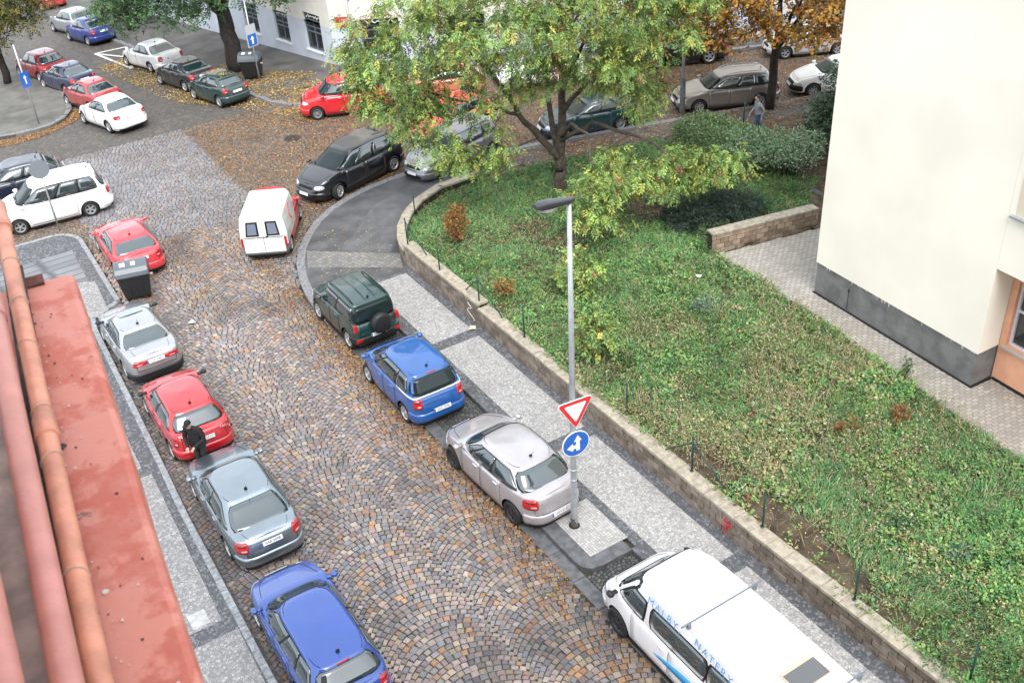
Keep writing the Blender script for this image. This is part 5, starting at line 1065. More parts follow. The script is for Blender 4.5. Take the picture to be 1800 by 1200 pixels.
# ---- people
def person(name, label, loc, yaw, J, segs, scale, hair=None):
    """J joints -> (xyz, radius); segs list of (a,b,material index) ; one skinned surface"""
    names = list(J); idx = {k_: i for i, k_ in enumerate(names)}
    me_ = bpy.data.meshes.new(name); me_.from_pydata([J[k_][0] for k_ in names], [(idx[a], idx[b]) for a, b, _ in segs], []); 
    o = bpy.data.objects.new(name, me_); COL.objects.link(o); sk = o.modifiers.new('skin', 'SKIN'); sk.use_smooth_shade = True
    for i, k_ in enumerate(names):
        r_ = J[k_][1]; me_.skin_vertices[0].data[i].radius = r_ if isinstance(r_, tuple) else (r_, r_); me_.skin_vertices[0].data[i].use_root = (k_ == 'pelvis')
    ss_ = o.modifiers.new('sub', 'SUBSURF'); ss_.levels = 2; ss_.render_levels = 2
    bpy.context.view_layer.update(); ev = o.evaluated_get(bpy.context.evaluated_depsgraph_get()); m2 = bpy.data.meshes.new_from_object(ev); bpy.data.objects.remove(o)
    P0_ = np.array([J[a][0] for a, b, _ in segs]); P1_ = np.array([J[b][0] for a, b, _ in segs]); mi_ = np.array([m_ for *_, m_ in segs])
    rad = np.array([(np.mean(J[a][1])+np.mean(J[b][1]))/2 for a, b, _ in segs])
    cen_ = np.array([p.center[:] for p in m2.polygons]); d_ = P1_-P0_
    u = np.clip(((cen_[:, None]-P0_)*d_).sum(-1)/(d_*d_).sum(-1), 0, 1); D = np.linalg.norm(cen_[:, None]-(P0_+d_*u[..., None]), axis=-1)/rad
    m2.materials.clear()
    for q_ in scale['mats']: m2.materials.append(q_)
    m2.polygons.foreach_set('material_index', mi_[D.argmin(1)].astype(np.int32)); m2.polygons.foreach_set('use_smooth', np.ones(len(m2.polygons), bool))
    root = thing(name, loc, label, 'person', None, yaw); obj('body', m2, root); return root
m_skin = mat('skin', (.50, .29, .21), .5); m_hood = mat('grey sweatshirt', (.25, .27, .29), .85, var=.15, vs_=14, bump=.4, bs=25); m_jean = mat('blue jeans', (.035, .075, .16), .85, var=.25, vs_=12, bump=.3, bs=30); m_shoe = mat('dark shoes', (.03, .03, .035), .6); m_coat = mat('black coat', (.012, .012, .014), .8, var=.3, vs_=15, bump=.4, bs=20); m_dtr = mat('dark trousers', (.03, .032, .03), .85); m_hair = mat('dark hair', (.035, .02, .014), .6)
def hand(J, segs, pre, wrist, dr, palm=.09, mi=0):
    w = np.array(J[wrist][0]); d_ = np.array(dr)/np.linalg.norm(dr); s_ = np.cross(d_, [0, 0, 1.]); s_ = s_/np.linalg.norm(s_) if np.linalg.norm(s_) > .1 else np.array([1., 0, 0]); n_ = np.cross(s_, d_)
    J[pre+'palm'] = (tuple(w+d_*.06), (.034, .02)); segs.append((wrist, pre+'palm', mi))
    for i, (o_, l_) in enumerate(((-.028, .07), (-.010, .082), (.010, .077), (.028, .06))):
        J[f'{pre}f{i}a'] = (tuple(w+d_*.105+s_*o_), .010); J[f'{pre}f{i}b'] = (tuple(w+d_*(.105+l_*.55)+s_*o_*1.1-n_*.012), .009); J[f'{pre}f{i}c'] = (tuple(w+d_*(.105+l_*.85)+s_*o_*1.1-n_*.035), .008)
        segs += [(pre+'palm', f'{pre}f{i}a', mi), (f'{pre}f{i}a', f'{pre}f{i}b', mi), (f'{pre}f{i}b', f'{pre}f{i}c', mi)]
    J[pre+'ta'] = (tuple(w+d_*.05+s_*.045), .011); J[pre+'tb'] = (tuple(w+d_*.095+s_*.06-n_*.015), .009); segs += [(pre+'palm', pre+'ta', mi), (pre+'ta', pre+'tb', mi)]
def figure(pose):
    J = {'pelvis': ((0, 0, .95), (.15, .12)), 'waist': ((.0+pose['bend']*.2, 0, 1.12), (.155, .125)), 'chest': ((pose['bend']*.55, 0, 1.33), (.185, .135)), 'neckb': ((pose['bend']*.85, 0, 1.475), (.075, .07)), 'neck': ((pose['bend']*1.0+.015, 0, 1.54), .056), 'jaw': ((pose['bend']*1.1+.045, 0, 1.60), (.066, .072)), 'head': ((pose['bend']*1.15+.03, 0, 1.685), (.076, .094)), 'crown': ((pose['bend']*1.15+.02, 0, 1.745), (.06, .07)), 'nose': ((pose['bend']*1.15+.135, 0, 1.645), .014)}
    return J
# walking person in grey hoodie
J = figure({'bend': .05}); J.update({'sl': ((.02, .19, 1.43), .075), 'el': ((-.14, .25, 1.16), .052), 'wl': ((-.06, .24, .93), .036), 'sr': ((.02, -.19, 1.43), .075), 'er': ((.04, -.25, 1.15), .052), 'wr': ((.22, -.23, .98), .036),
  'hl': ((0, .095, .88), .105), 'kl': ((.16, .09, .50), .072), 'al': ((.10, .09, .09), .048), 'tl': ((.26, .09, .045), .042), 'hr': ((0, -.095, .88), .105), 'kr': ((-.06, -.09, .50), .072), 'ar': ((-.40, -.09, .27), .048), 'tr': ((-.36, -.09, .14), .042)})
sg_ = [('pelvis', 'waist', 1), ('waist', 'chest', 1), ('chest', 'neckb', 1), ('neckb', 'neck', 0), ('neck', 'jaw', 0), ('jaw', 'head', 0), ('head', 'crown', 4), ('head', 'nose', 0), ('chest', 'sl', 1), ('sl', 'el', 1), ('el', 'wl', 1), ('chest', 'sr', 1), ('sr', 'er', 1), ('er', 'wr', 1), ('pelvis', 'hl', 2), ('hl', 'kl', 2), ('kl', 'al', 2), ('al', 'tl', 3), ('pelvis', 'hr', 2), ('hr', 'kr', 2), ('kr', 'ar', 2), ('ar', 'tr', 3)]
hand(J, sg_, 'L', 'wl', (.25, 0, -1)); hand(J, sg_, 'R', 'wr', (.6, 0, -.8))
wp = at(1330, 240, .3)
pr_ = person('person', 'walking person in grey sweatshirt and blue jeans near the hedge', (wp[0], wp[1], .3), R_(158), J, sg_, {'mats': [m_skin, m_hood, m_jean, m_shoe, m_hair]})
q = MB(); V = []; nn = 12
for j in range(6):
    ph = R_(-8+j*19.4)
    for k_ in range(nn): a = 2*math.pi*k_/nn; V.append((.065+.088*math.cos(a)*math.cos(ph)-.022, .084*math.sin(a)*math.cos(ph), 1.70+.092*math.sin(ph)-(.03 if math.cos(a) < -.3 and j == 0 else 0)))
q.add(V, [(j*nn+k_, j*nn+(k_+1) % nn, (j+1)*nn+(k_+1) % nn, (j+1)*nn+k_) for j in range(5) for k_ in range(nn)]+[tuple(range(5*nn, 6*nn))]); obj('hair', q.me('hair', [m_hair], True), pr_)
# person in black behind the red hatchback
J = figure({'bend': .16}); J.update({'sl': ((.08, .20, 1.42), .082), 'el': ((.10, .28, 1.13), .064), 'wl': ((.30, .10, 1.02), .042), 'sr': ((.08, -.20, 1.42), .082), 'er': ((.10, -.28, 1.13), .064), 'wr': ((.32, -.10, 1.00), .042),
  'hem': ((-.01, 0, .72), (.19, .16)), 'hl': ((0, .10, .86), .11), 'kl': ((.03, .10, .48), .075), 'al': ((-.01, .10, .09), .052), 'tl': ((.15, .10, .045), .045), 'hr': ((0, -.10, .86), .11), 'kr': ((.03, -.10, .48), .075), 'ar': ((-.01, -.10, .09), .052), 'tr': ((.15, -.10, .045), .045)})
J['waist'] = ((.03, 0, 1.12), (.19, .15)); J['chest'] = ((.08, 0, 1.33), (.205, .155))
sg_ = [('pelvis', 'waist', 1), ('pelvis', 'hem', 1)]+[(a, b, {4: 1}.get(c, c)) for a, b, c in [('waist', 'chest', 1), ('chest', 'neckb', 1), ('neckb', 'neck', 0), ('neck', 'jaw', 0), ('jaw', 'head', 0), ('head', 'crown', 4), ('head', 'nose', 0), ('chest', 'sl', 1), ('sl', 'el', 1), ('el', 'wl', 1), ('chest', 'sr', 1), ('sr', 'er', 1), ('er', 'wr', 1), ('pelvis', 'hl', 2), ('hl', 'kl', 2), ('kl', 'al', 2), ('al', 'tl', 3), ('pelvis', 'hr', 2), ('hr', 'kr', 2), ('kr', 'ar', 2), ('ar', 'tr', 3)]]
hand(J, sg_, 'L', 'wl', (.9, -.3, -.4)); hand(J, sg_, 'R', 'wr', (.9, .3, -.4))
pb_ = person('person', 'person in black coat and cap standing between the red and grey cars', (3.62, 23.0, 0), R_(225), J, sg_, {'mats': [m_skin, m_coat, m_dtr, m_shoe]})
q = MB(); V = []
for j in range(6):
    ph = R_(-2+j*18)
    for k_ in range(nn): a = 2*math.pi*k_/nn; V.append((.215+.105*math.cos(a)*math.cos(ph), .095*math.sin(a)*math.cos(ph), 1.70+.095*math.sin(ph)))
q.add(V, [(j*nn+k_, j*nn+(k_+1) % nn, (j+1)*nn+(k_+1) % nn, (j+1)*nn+k_) for j in range(5) for k_ in range(nn)]+[tuple(range(5*nn, 6*nn))]); q.box(.26, .39, -.07, .07, 1.69, 1.705, 0, .004); obj('cap', q.me('cap', [m_coat], True), pb_)
# ================================================================ GARDEN AND VEGETATION
m_leaf = mat('leaf', (.08, .12, .03), .55, attr=True, spec=.3)
m_bark = mat('bark', (.075, .06, .047), .9, var=.4, vs_=7, bump=.8, bs=12)
m_bark2 = mat('dark bark', (.032, .026, .022), .9, var=.4, vs_=7, bump=.8, bs=12)
def leaves(P, A, B, c):
    """diamond leaves: P base, A axis vector, B half-width vector"""
    n = len(P); V = np.empty((n, 4, 3), np.float32); m_ = P+A*.45
    V[:, 0] = P; V[:, 1] = m_+B; V[:, 2] = P+A; V[:, 3] = m_-B
    return V, np.arange(n*4, dtype=np.int32).reshape(n, 4), np.repeat(c, 4, 0)
def unit(v): return v/(np.linalg.norm(v, axis=-1, keepdims=True)+1e-9)
LG_ = 1.12
def leafobj(name, parts, parent=None, m=None):
    V = np.concatenate([p[0].reshape(-1, 3) for p in parts]); C_ = np.concatenate([p[2] for p in parts])*LG_; F = np.arange(len(V), dtype=np.int32).reshape(-1, 4)
    return obj(name, mesh(name, V, F, m or m_leaf, col=C_), parent)
def pal(n, cols, w):
    c = np.array(cols)[rng.choice(len(cols), n, p=np.array(w)/sum(w))]; return c*rng.uniform(.72, 1.3, (n, 1))*rng.uniform(.94, 1.06, (n, 3))
def sprays(C0, nper, rad, length, width, nleaf, cols, w, droop=.6, tint=None):
    """compound leaves hanging round the twig ends C0; each spray has nleaf leaflets along a rachis"""
    n = len(C0)*nper; c = np.repeat(C0, nper, 0); off = rng.normal(0, 1, (n, 3)); off = unit(off)*(rng.random((n, 1))**.5)*rad*np.array([1, 1, .7]); b0 = c+off
    d = unit(off*np.array([1, 1, .4])+rng.normal(0, .35, (n, 3))*rad-np.array([0, 0, droop*rad])); L_ = length*rng.uniform(.7, 1.3, (n, 1))
    col = pal(n, cols, w)
    if tint is not None: col *= np.repeat(tint, nper, 0)[:, None] if tint.ndim == 1 else np.repeat(tint, nper, 0)
    sd = unit(np.cross(d, np.array([0, 0, 1.])+rng.normal(0, .3, (n, 3)))); up = np.cross(sd, d); out = []
    for i in range(nleaf):
        f = (i+1)/nleaf; s = 1 if i % 2 else -1
        if i == nleaf-1: a = d*L_*.38; p = b0+d*L_*f*.8
        else: a = unit(sd*s*.8+d*.55-up*.25+rng.normal(0, .12, (n, 3)))*L_*.36; p = b0+d*L_*f*.85-np.array([0, 0, 1])*L_*.22*f*f
        wv = unit(np.cross(a, up+rng.normal(0, .4, (n, 3))))*width; out.append(leaves(p, a, wv, col*rng.uniform(.88, 1.12, (n, 1))))
    return out
def fluff(C0, nper, rad, L0, W0, cols, w, tint=None, upb=.6):
    n = len(C0)*nper; c = np.repeat(C0, nper, 0); off = unit(rng.normal(0, 1, (n, 3)))*(rng.random((n, 1))**.45)*rad; p = c+off
    a = unit(off/rad+rng.normal(0, .6, (n, 3))+np.array([0, 0, .1]))*L0*rng.uniform(.6, 1.4, (n, 1)); b = unit(np.cross(a, rng.normal(0, .7, (n, 3))+np.array([0, 0, upb])))*W0*rng.uniform(.7, 1.3, (n, 1))
    col = pal(n, cols, w)
    if tint is not None: col *= np.repeat(tint, nper, 0)[:, None]
    return [leaves(p, a, b, col)]
CRh = np.array([math.cos(YAW), math.sin(YAW), 0]); CDh = -np.array([-math.sin(YAW), math.cos(YAW), 0])   # right in the picture / towards the camera
def lobes(base, L):
    out = []
    for r_, d_, z_, a, b, c, n in L:
        q = unit(rng.normal(0, 1, (n, 3)))*(rng.random((n, 1))**.36)*np.array([a, b, c]); out.append(base+CRh*(r_+q[:, :1])+CDh*(d_+q[:, 1:2])+np.array([0, 0, 1.])*(z_+q[:, 2:3]))
    return np.concatenate(out)
def tree(name, label, base, limbs, L, leaffn, bark, r0=.2, cat='tree', group=None, sag=.12, nseg=5):
    base = np.array(base, float); root = thing(name, tuple(base), label, cat, group)
    K = lobes(np.zeros(3), L); K = K[K[:, 2] > .5]
    q = MB(); nodes = []; par = []
    for path, ra, rb in limbs:
        pts = [np.array(CRh*p[0]+CDh*p[1]+np.array([0, 0, p[2]])) for p in path]; fine = []
        for i in range(len(pts)-1):
            for u in np.linspace(0, 1, 4, endpoint=False): fine.append(lerp(pts[i], pts[i+1], u)+rng.normal(0, .035, 3)*(0 if i == 0 and u == 0 else 1))
        fine.append(pts[-1]); q.tube(fine, list(np.linspace(ra, rb, len(fine))), 9)
        nodes += [(p, lerp(ra, rb, i/len(fine))) for i, p in enumerate(fine) if p[2] > 1.2]
    NP = [n_[0] for n_ in nodes]; NR = [n_[1] for n_ in nodes]
    cen_ = np.mean(NP, 0)
    K = K[np.argsort(np.linalg.norm(K-cen_, axis=1))]; tb = MB(); tb.V = q.V; tb.F = q.F; tb.M = q.M
    for k_ in K:
        A_ = np.array(NP); d_ = np.linalg.norm(A_-k_, axis=1)+np.maximum(0, A_[:, 2]-k_[2])*.5; i = int(d_.argmin()); a = A_[i]; ln = np.linalg.norm(k_-a)
        if ln < .15: continue
        mid = lerp(a, k_, .5)+np.array([0, 0, sag*ln])+rng.normal(0, .06*ln, 3); pts = [(1-u)**2*a+2*u*(1-u)*mid+u*u*k_ for u in np.linspace(0, 1, nseg)]
        r1 = min(NR[i]*.7, .022+.012*ln); q.tube(pts, list(np.linspace(r1, .006, nseg)), 5, cap=False)
        for u_, p in list(zip(np.linspace(0, 1, nseg), pts))[1:]: NP.append(p); NR.append(lerp(r1, .008, u_))
    obj('trunk', q.me('trunk', [bark], True), root); lf = leaffn(K); obj_ = leafobj('crown', lf, root); return root
# ---- terrain of the garden
def zgar(x, y):
    x = np.asarray(x, float); y = np.asarray(y, float)
    z = .70+.22*np.clip((x-13.2)/6.2, 0, 1)-.42*np.clip((y-25.5)/7, 0, 1)+.10*(fbm(x, y, 2.5, 41)-.5)*np.clip((x-13.2)*2, 0, 1)
    return z
gpoly = [(13.15, 3), (13.15, 29.3), (13.35, 30), (13.75, 30.8), (14.4, 31.6), (15.2, 32.25), (16.3, 32.8), (18.6, 32.9), (25, 31.5), (36, 27.5), (45, 22), (45, 19.4), (24.5, 19.4), (24.5, 21.9), (20.7, 22.6), (20.68, 21.97), (20.33, 16.35), (19.59, 10.36), (18.9, 3)]
gx, gy_ = np.meshgrid(np.arange(13.1, 46, .35), np.arange(2.8, 33.4, .35), indexing='ij'); ins = inpoly(gx, gy_, gpoly); V = np.stack([gx, gy_, zgar(gx, gy_)], -1).reshape(-1, 3)
ny_ = gx.shape[1]; F = []
near = ins.copy()
for _ in range(1):
    near[1:] |= ins[:-1]; near[:-1] |= ins[1:]; near[:, 1:] |= ins[:, :-1]; near[:, :-1] |= ins[:, 1:]
ok = near[:-1, :-1] & near[1:, :-1] & near[:-1, 1:] & near[1:, 1:]
ii, jj = np.where(ok); F = np.stack([ii*ny_+jj, (ii+1)*ny_+jj, (ii+1)*ny_+jj+1, ii*ny_+jj+1], 1).astype(np.int32)
gd = obj('garden_soil', mesh('garden_soil', V, F, m_soil, None, True)); gd['kind'] = 'structure'
# ---- paved path by the cream building
ppoly = [(18.85, 3), (19.55, 10.36), (20.30, 16.35), (20.66, 21.97), (20.68, 22.1), (24.6, 21.3), (32, 19.9), (32, 18.5), (21.5, 18.5), (21.9, 10), (21.5, 3)]
path = slab('path', ppoly, .4, .935, mat('path joint', (.24, .22, .19), .9)); 
Cp, Tp, Lp, Wp = rows((18, 33, 2, 23), R_(-6), .105)
Lp = np.full(len(Lp), .10); 
u = (Cp-np.array([25.5, 12.5]))@np.array([math.cos(R_(-6)), math.sin(R_(-6))]); v_ = (Cp-np.array([25.5, 12.5]))@np.array([-math.sin(R_(-6)), math.cos(R_(-6))]); kr = np.round(v_/.105); cu_ = np.round(u/.21-.5*(kr % 2))
_, fi = np.unique(np.stack([kr, cu_], 1), axis=0, return_index=True); kr, cu_ = kr[fi], cu_[fi]; uu = (cu_+.5*(kr % 2))*.21; vv_ = kr*.105; ca, sa = math.cos(R_(-6)), math.sin(R_(-6)); Cp = np.stack([25.5+ca*uu-sa*vv_, 12.5+sa*uu+ca*vv_], 1)
k = inpoly(Cp[:, 0], Cp[:, 1], [(p[0], p[1]) for p in ppoly]) & (Cp[:, 1] > 8); Cp = Cp[k]; n_ = len(Cp)
cp_ = np.array([(.36, .335, .29), (.33, .305, .265), (.39, .36, .32), (.30, .28, .245)])[rng.integers(0, 4, n_)]*rng.uniform(.9, 1.08, (n_, 1))*(.8+.35*fbm(Cp[:, 0], Cp[:, 1], 2., 77))[:, None]
Vp = sett_meshes(Cp, np.tile([[ca, sa]], (n_, 1)), np.full(n_, .1035), np.full(n_, .0512), np.full(n_, .006), cp_, .001); Vp[:, :, 2] += .935
dist = np.linalg.norm(np.concatenate([Cp, np.full((n_, 1), .93)], 1)-np.array([0, 0, CH]), axis=1); xx_, yy_ = [], []
k3 = np.concatenate([Cp, np.full((n_, 1), .93)], 1)-np.array([0, 0, CH]); kz = k3@CF; PX = 900+FPX*(k3@CR)/kz; PY = 600-FPX*(k3@CU)/kz
ordr = np.argsort(np.where((PX > 1250) & (PX < 1795) & (PY > 380) & (PY < 830) & (Cp[:, 0] < 20.9+.05*(Cp[:, 1]-12)), dist, 1e9))[:300]; sgl = np.zeros(n_, bool); sgl[ordr] = True; rs = np.where(~sgl)[0]
o = obj('pavers', mesh('pavers', Vp[rs].reshape(-1, 3), (QF[None]+8*np.arange(len(rs))[:, None, None]).reshape(-1, 4), m_stone, col=np.repeat(cp_[rs], 8, 0)), path); o['kind'] = 'stuff'
for i in ordr: obj('paver', mesh('paver', Vp[i], QF, m_stone, col=np.repeat(cp_[i][None], 8, 0)), path)
gv = slab('gravel_path', [tuple(at(x, y, .55)[:2]) for x, y in ((1300, 335), (1335, 300), (1425, 330), (1475, 375), (1440, 392), (1380, 372))], .0, .70, mosaic('gravel', [(.23, .19, .155), (.17, .14, .115), (.28, .24, .2)], .05, joint=.5, stain=.3)); 
ed = thing('path_edging', (0, 0, 0), 'dark concrete palisade edging of the gravel path by the dark bush', 'edging'); a, b = at(1398, 322, .75), at(1460, 362, .75); nn = 16
for i in range(nn):
    c = lerp(a, b, (i+.5)/nn); q = MB(); q.tube([(c[0], c[1], .4), (c[0], c[1], .98)], .085, 8); obj('edging_stone', q.me('edging_stone', [m_grand], True), ed)
# ---- weeds and grass
G1 = (.105, .215, .065); G2 = (.075, .17, .065); G3 = (.16, .24, .075); TAN = (.31, .25, .135); OLV = (.185, .18, .075); GRY = (.22, .24, .155); RUS = (.16, .06, .03)
def scatter(n, poly, dens):
    p = np.asarray(poly); out = []; tot = 0
    while tot < n:
        x = rng.uniform(p[:, 0].min(), p[:, 0].max(), n*3); y = rng.uniform(p[:, 1].min(), p[:, 1].max(), n*3); k = inpoly(x, y, poly) & (rng.random(n*3) < dens(x, y)); out.append(np.stack([x[k], y[k]], 1)); tot += k.sum()
    return np.concatenate(out)[:n]
wp_ = [(13.18, 6), (13.15, 29.3), (13.4, 30), (14.4, 31.5), (16.3, 32.7), (18.6, 32.8), (25.4, 31.2), (27, 24), (24.5, 22.2), (20.6, 22.7), (20.62, 21.97), (20.27, 16.35), (19.53, 10.36), (19.0, 6)]
def bare(x, y):
    b = 1.2*np.exp(-(((x-16.9)/1.9)**2+((y-27.2)/1.7)**2))+.75*np.exp(-((x-13.75)/.6)**2)*(y < 15.5)*(y > 7)+.3*np.exp(-((x-13.5)/.5)**2)*(y < 26)+.8*np.exp(-(((x-20.5)/2.)**2+((y-26)/1.)**2))
    return np.clip(b*1.1+1.7*(fbm(x, y, 1.5, 91)-.56), 0, 1)
dens = lambda x, y: np.clip(1-bare(x, y), .06, 1)
def wcol(x, y):
    n = len(x); t = fbm(x, y, 2.6, 51); t2 = fbm(x, y, 1.1, 61); dry = np.clip((t2-.47)*3.6, 0, 1)*np.clip(1-np.abs(y-15)/9+.15, .1, 1)+.75*np.exp(-((x-14.9)/.8)**2)*(y < 17)
    lush = np.clip((y < 12.8)*(x > 15)*.8+(y > 21)*.45+(t-.45)*1.2, 0, 1)
    P = np.stack([.30+.4*lush, .34+.1*lush, .30+.2*lush, .62*dry*(1-.6*lush), .45*dry+.12, .40*dry, .05*dry], 1); P /= P.sum(1, keepdims=True); i = (rng.random((n, 1)) > np.cumsum(P, 1)).sum(1).clip(0, 6)
    big = .72+.62*fbm(x, y, 3.4, 131)
    return np.array([G1, G2, G3, TAN, OLV, GRY, RUS])[i]*rng.uniform(.75, 1.25, (n, 1))*big[:, None]*np.array([1.06, 1.1, 1.05])
pl = scatter(29000, wp_, dens); hgt = .05+.30*np.clip(fbm(pl[:, 0], pl[:, 1], 1.3, 71)-.30, 0, 1)*1.7*rng.uniform(.5, 1.2, len(pl)); hgt *= np.where(pl[:, 1] > 23, .55, 1)
cw = wcol(pl[:, 0], pl[:, 1]); nl_ = 11; n = len(pl)*nl_; b3 = np.concatenate([pl, zgar(pl[:, 0], pl[:, 1])[:, None]], 1); bb = np.repeat(b3, nl_, 0); hh_ = np.repeat(hgt, nl_); an = rng.uniform(0, 6.283, n); rr = rng.random(n)**.6*(.05+.45*hh_); fz = rng.random(n)
p = bb+np.stack([np.cos(an)*rr*.5, np.sin(an)*rr*.5, hh_*fz], 1); sz = (.024+.042*rng.random(n))*(1+.7*(hh_ > .15)); el = rng.uniform(-.2, .9, n); A = np.stack([np.cos(an)*np.cos(el), np.sin(an)*np.cos(el), np.sin(el)], 1)*sz[:, None]
Bv = unit(np.cross(A, np.array([0, 0, 1.])+rng.normal(0, .45, (n, 3))))*(sz*rng.uniform(.22, .42, n))[:, None]
o = leafobj('weeds', [leaves(p, A, Bv, np.repeat(cw, nl_, 0)*rng.uniform(.8, 1.25, (n, 1)))]); o['kind'] = 'stuff'
gr = scatter(62000, wp_, lambda x, y: dens(x, y)*np.clip(.22+1.2*(y < 13.5)*(x > 14.2)+.5*(fbm(x, y, 1.7, 83) > .55), 0, 1)); n = len(gr); b3 = np.concatenate([gr, zgar(gr[:, 0], gr[:, 1])[:, None]], 1); an = fbm(gr[:, 0], gr[:, 1], 1.2, 13)*14+rng.normal(0, .5, n); ln = rng.uniform(.10, .34, n); el = rng.uniform(.25, 1.2, n)
A = np.stack([np.cos(an)*np.cos(el), np.sin(an)*np.cos(el), np.sin(el)], 1)*ln[:, None]; Bv = unit(np.cross(A, rng.normal(0, 1, (n, 3))))*.011
cg = np.array([(.115, .26, .10), (.09, .22, .09), (.16, .30, .12), (.30, .26, .145)])[rng.choice(4, n, p=[.38, .3, .2, .12])]*rng.uniform(.75, 1.25, (n, 1)); o = leafobj('grass', [leaves(b3, A, Bv, cg)]); o['kind'] = 'stuff'
mo = scatter(620, wp_, lambda x, y: dens(x, y)*np.clip(fbm(x, y, 2.2, 45)*2.4-.75, .04, 1)*np.where((y < 12.5) & (x > 15), .3, 1)*np.where(y > 24, .35, 1)); n = len(mo); hm = rng.uniform(.10, .34, n)
K3 = np.concatenate([np.repeat(np.concatenate([mo, (zgar(mo[:, 0], mo[:, 1])+hm*.45)[:, None]], 1), 5, 0)+rng.normal(0, .13, (n*5, 3))*np.array([1, 1, .5])]); tm = np.repeat(rng.uniform(.6, 1.2, n), 5)
sel = np.repeat(rng.choice(4, n, p=[.45, .25, .18, .12]), 5); parts_ = []
for g_, cols_ in enumerate(([(.085, .19, .06), (.065, .15, .055), (.11, .23, .07)], [(.16, .21, .06), (.19, .22, .075), (.12, .17, .055)], [(.20, .20, .10), (.16, .17, .09), (.24, .21, .12)], [(.055, .125, .06), (.07, .15, .075), (.045, .10, .05)])):
    q_ = sel == g_; parts_ += fluff(K3[q_], 16, .17, .065, .017, cols_, (1, 1, 1), tm[q_])
o = leafobj('weed_clumps', parts_); o['kind'] = 'stuff'
st_ = scatter(5000, wp_, lambda x, y: np.clip((fbm(x, y, 1.4, 61)-.42)*3, 0, 1)*np.clip(1.25-np.abs(y-15.5)/6, .05, 1)); n = len(st_); b3 = np.concatenate([st_, zgar(st_[:, 0], st_[:, 1])[:, None]], 1)
an = rng.uniform(0, 6.283, n); el = rng.uniform(.6, 1.5, n); ln = rng.uniform(.2, .55, n); A = np.stack([np.cos(an)*np.cos(el), np.sin(an)*np.cos(el), np.sin(el)], 1)*ln[:, None]; Bv = unit(np.cross(A, rng.normal(0, 1, (n, 3))))*.009
tip = fluff(b3+A*.92, 3, .05, .05, .014, [(.36, .30, .18), (.30, .29, .20), (.25, .17, .09), (.22, .23, .12)], (3, 3, 2, 2)); o = leafobj('dry_stalks', [leaves(b3, A, Bv, pal(n, [(.33, .27, .15), (.25, .19, .10), (.20, .20, .10)], (3, 2, 2)))]+tip); o['kind'] = 'stuff'
# ---- fallen leaves
LF = [(.30, .15, .04), (.22, .095, .03), (.36, .22, .06), (.17, .085, .04), (.26, .055, .02), (.40, .30, .09)]
def fallen(name, n, poly, dens_, zf, size, w=(3, 3, 2, 3, 1, 1)):
    pt_ = scatter(n, poly, dens_); n = len(pt_); z = zf(pt_[:, 0], pt_[:, 1]); p = np.concatenate([pt_, (z+rng.uniform(.004, .02, n))[:, None]], 1); an = rng.uniform(0, 6.283, n); el = rng.normal(0, .22, n)
    A = np.stack([np.cos(an), np.sin(an), el], 1)*(size*rng.uniform(.6, 1.4, n))[:, None]; Bv = unit(np.cross(A, np.array([0, 0, 1.])+rng.normal(0, .25, (n, 3))))*(size*.42*rng.uniform(.7, 1.2, n))[:, None]
    o = leafobj(name, [leaves(p, A, Bv, pal(n, LF, w))]); o['kind'] = 'stuff'; return o
zero = lambda x, y: zg(x, y)+.006
fallen('fallen_leaves', 15000, [(9.0, 33), (11, 34.6), (13, 35.9), (17, 36.5), (22, 35.4), (30, 33.1), (42, 29), (42, 35), (30, 40.6), (22.8, 44), (16, 45.8), (15, 47.3), (11, 46)], lambda x, y: np.clip(fbm(x, y, 1.8, 3)*1.5-.25, .05, 1)*np.clip((x-8.5)/4, .2, 1), zero, .075)
fallen('fallen_leaves', 2600, [(8.1, 13), (9.2, 13), (9.2, 28), (9.4, 31), (10.6, 33.5), (9, 34.5), (8.2, 30)], lambda x, y: np.clip((x-7.9)*.8, 0, 1)*np.clip(fbm(x, y, 1., 8)*1.7-.35, .05, 1), zero, .06)
_t = [tuple(atg(x, y)[:2]) for x, y in ((560, 215), (300, 178), (170, 120), (235, 95), (480, 180), (540, 192))]
fallen('fallen_leaves', 5000, _t, lambda x, y: np.clip(fbm(x, y, 1.5, 17)*1.6-.3, .05, 1), zero, .085, (1, 1, 3, 1, 0, 5))
_t = [tuple(atg(x, y)[:2]) for x, y in ((480, 182), (540, 190), (640, 135), (560, 130), (430, 130), (380, 110), (400, 150))]
fallen('fallen_leaves', 3500, _t, lambda x, y: np.clip(fbm(x, y, 1.9, 19)*1.5-.3, .05, 1), lambda x, y: zg(x, y)+.13, .08, (1, 1, 3, 1, 0, 4))
_t = [tuple(atg(x, y)[:2]) for x, y in ((-5, 262), (60, 246), (110, 225), (150, 205), (135, 190), (90, 226), (40, 240), (-5, 249))]
fallen('fallen_leaves', 1500, _t, lambda x, y: np.ones_like(x), zero, .07, (4, 4, 2, 1, 1, 0))
fallen('fallen_leaves', 900, [(3.0, 33), (9, 30), (8, 40), (4.4, 40)], lambda x, y: np.clip(fbm(x, y, 1., 5)*2-.8, .02, 1)*np.where(x < 6.5, 1, .3), zero, .06)
fallen('fallen_leaves', 7000, [(25, 31.4), (36, 27.5), (40, 26), (40, 30), (30, 32.5), (24, 34), (18.6, 35.5), (18.6, 33.6)], lambda x, y: np.clip(fbm(x, y, 1.6, 27)*1.6-.2, .05, 1), lambda x, y: np.full_like(x, .135), .08)
fallen('fallen_leaves', 2600, wp_, lambda x, y: np.clip(.1+bare(x, y), 0, 1)*np.where(y > 19, 1, .25), lambda x, y: zgar(x, y)+.01, .055, (1, 1, 2, 2, 0, 4))
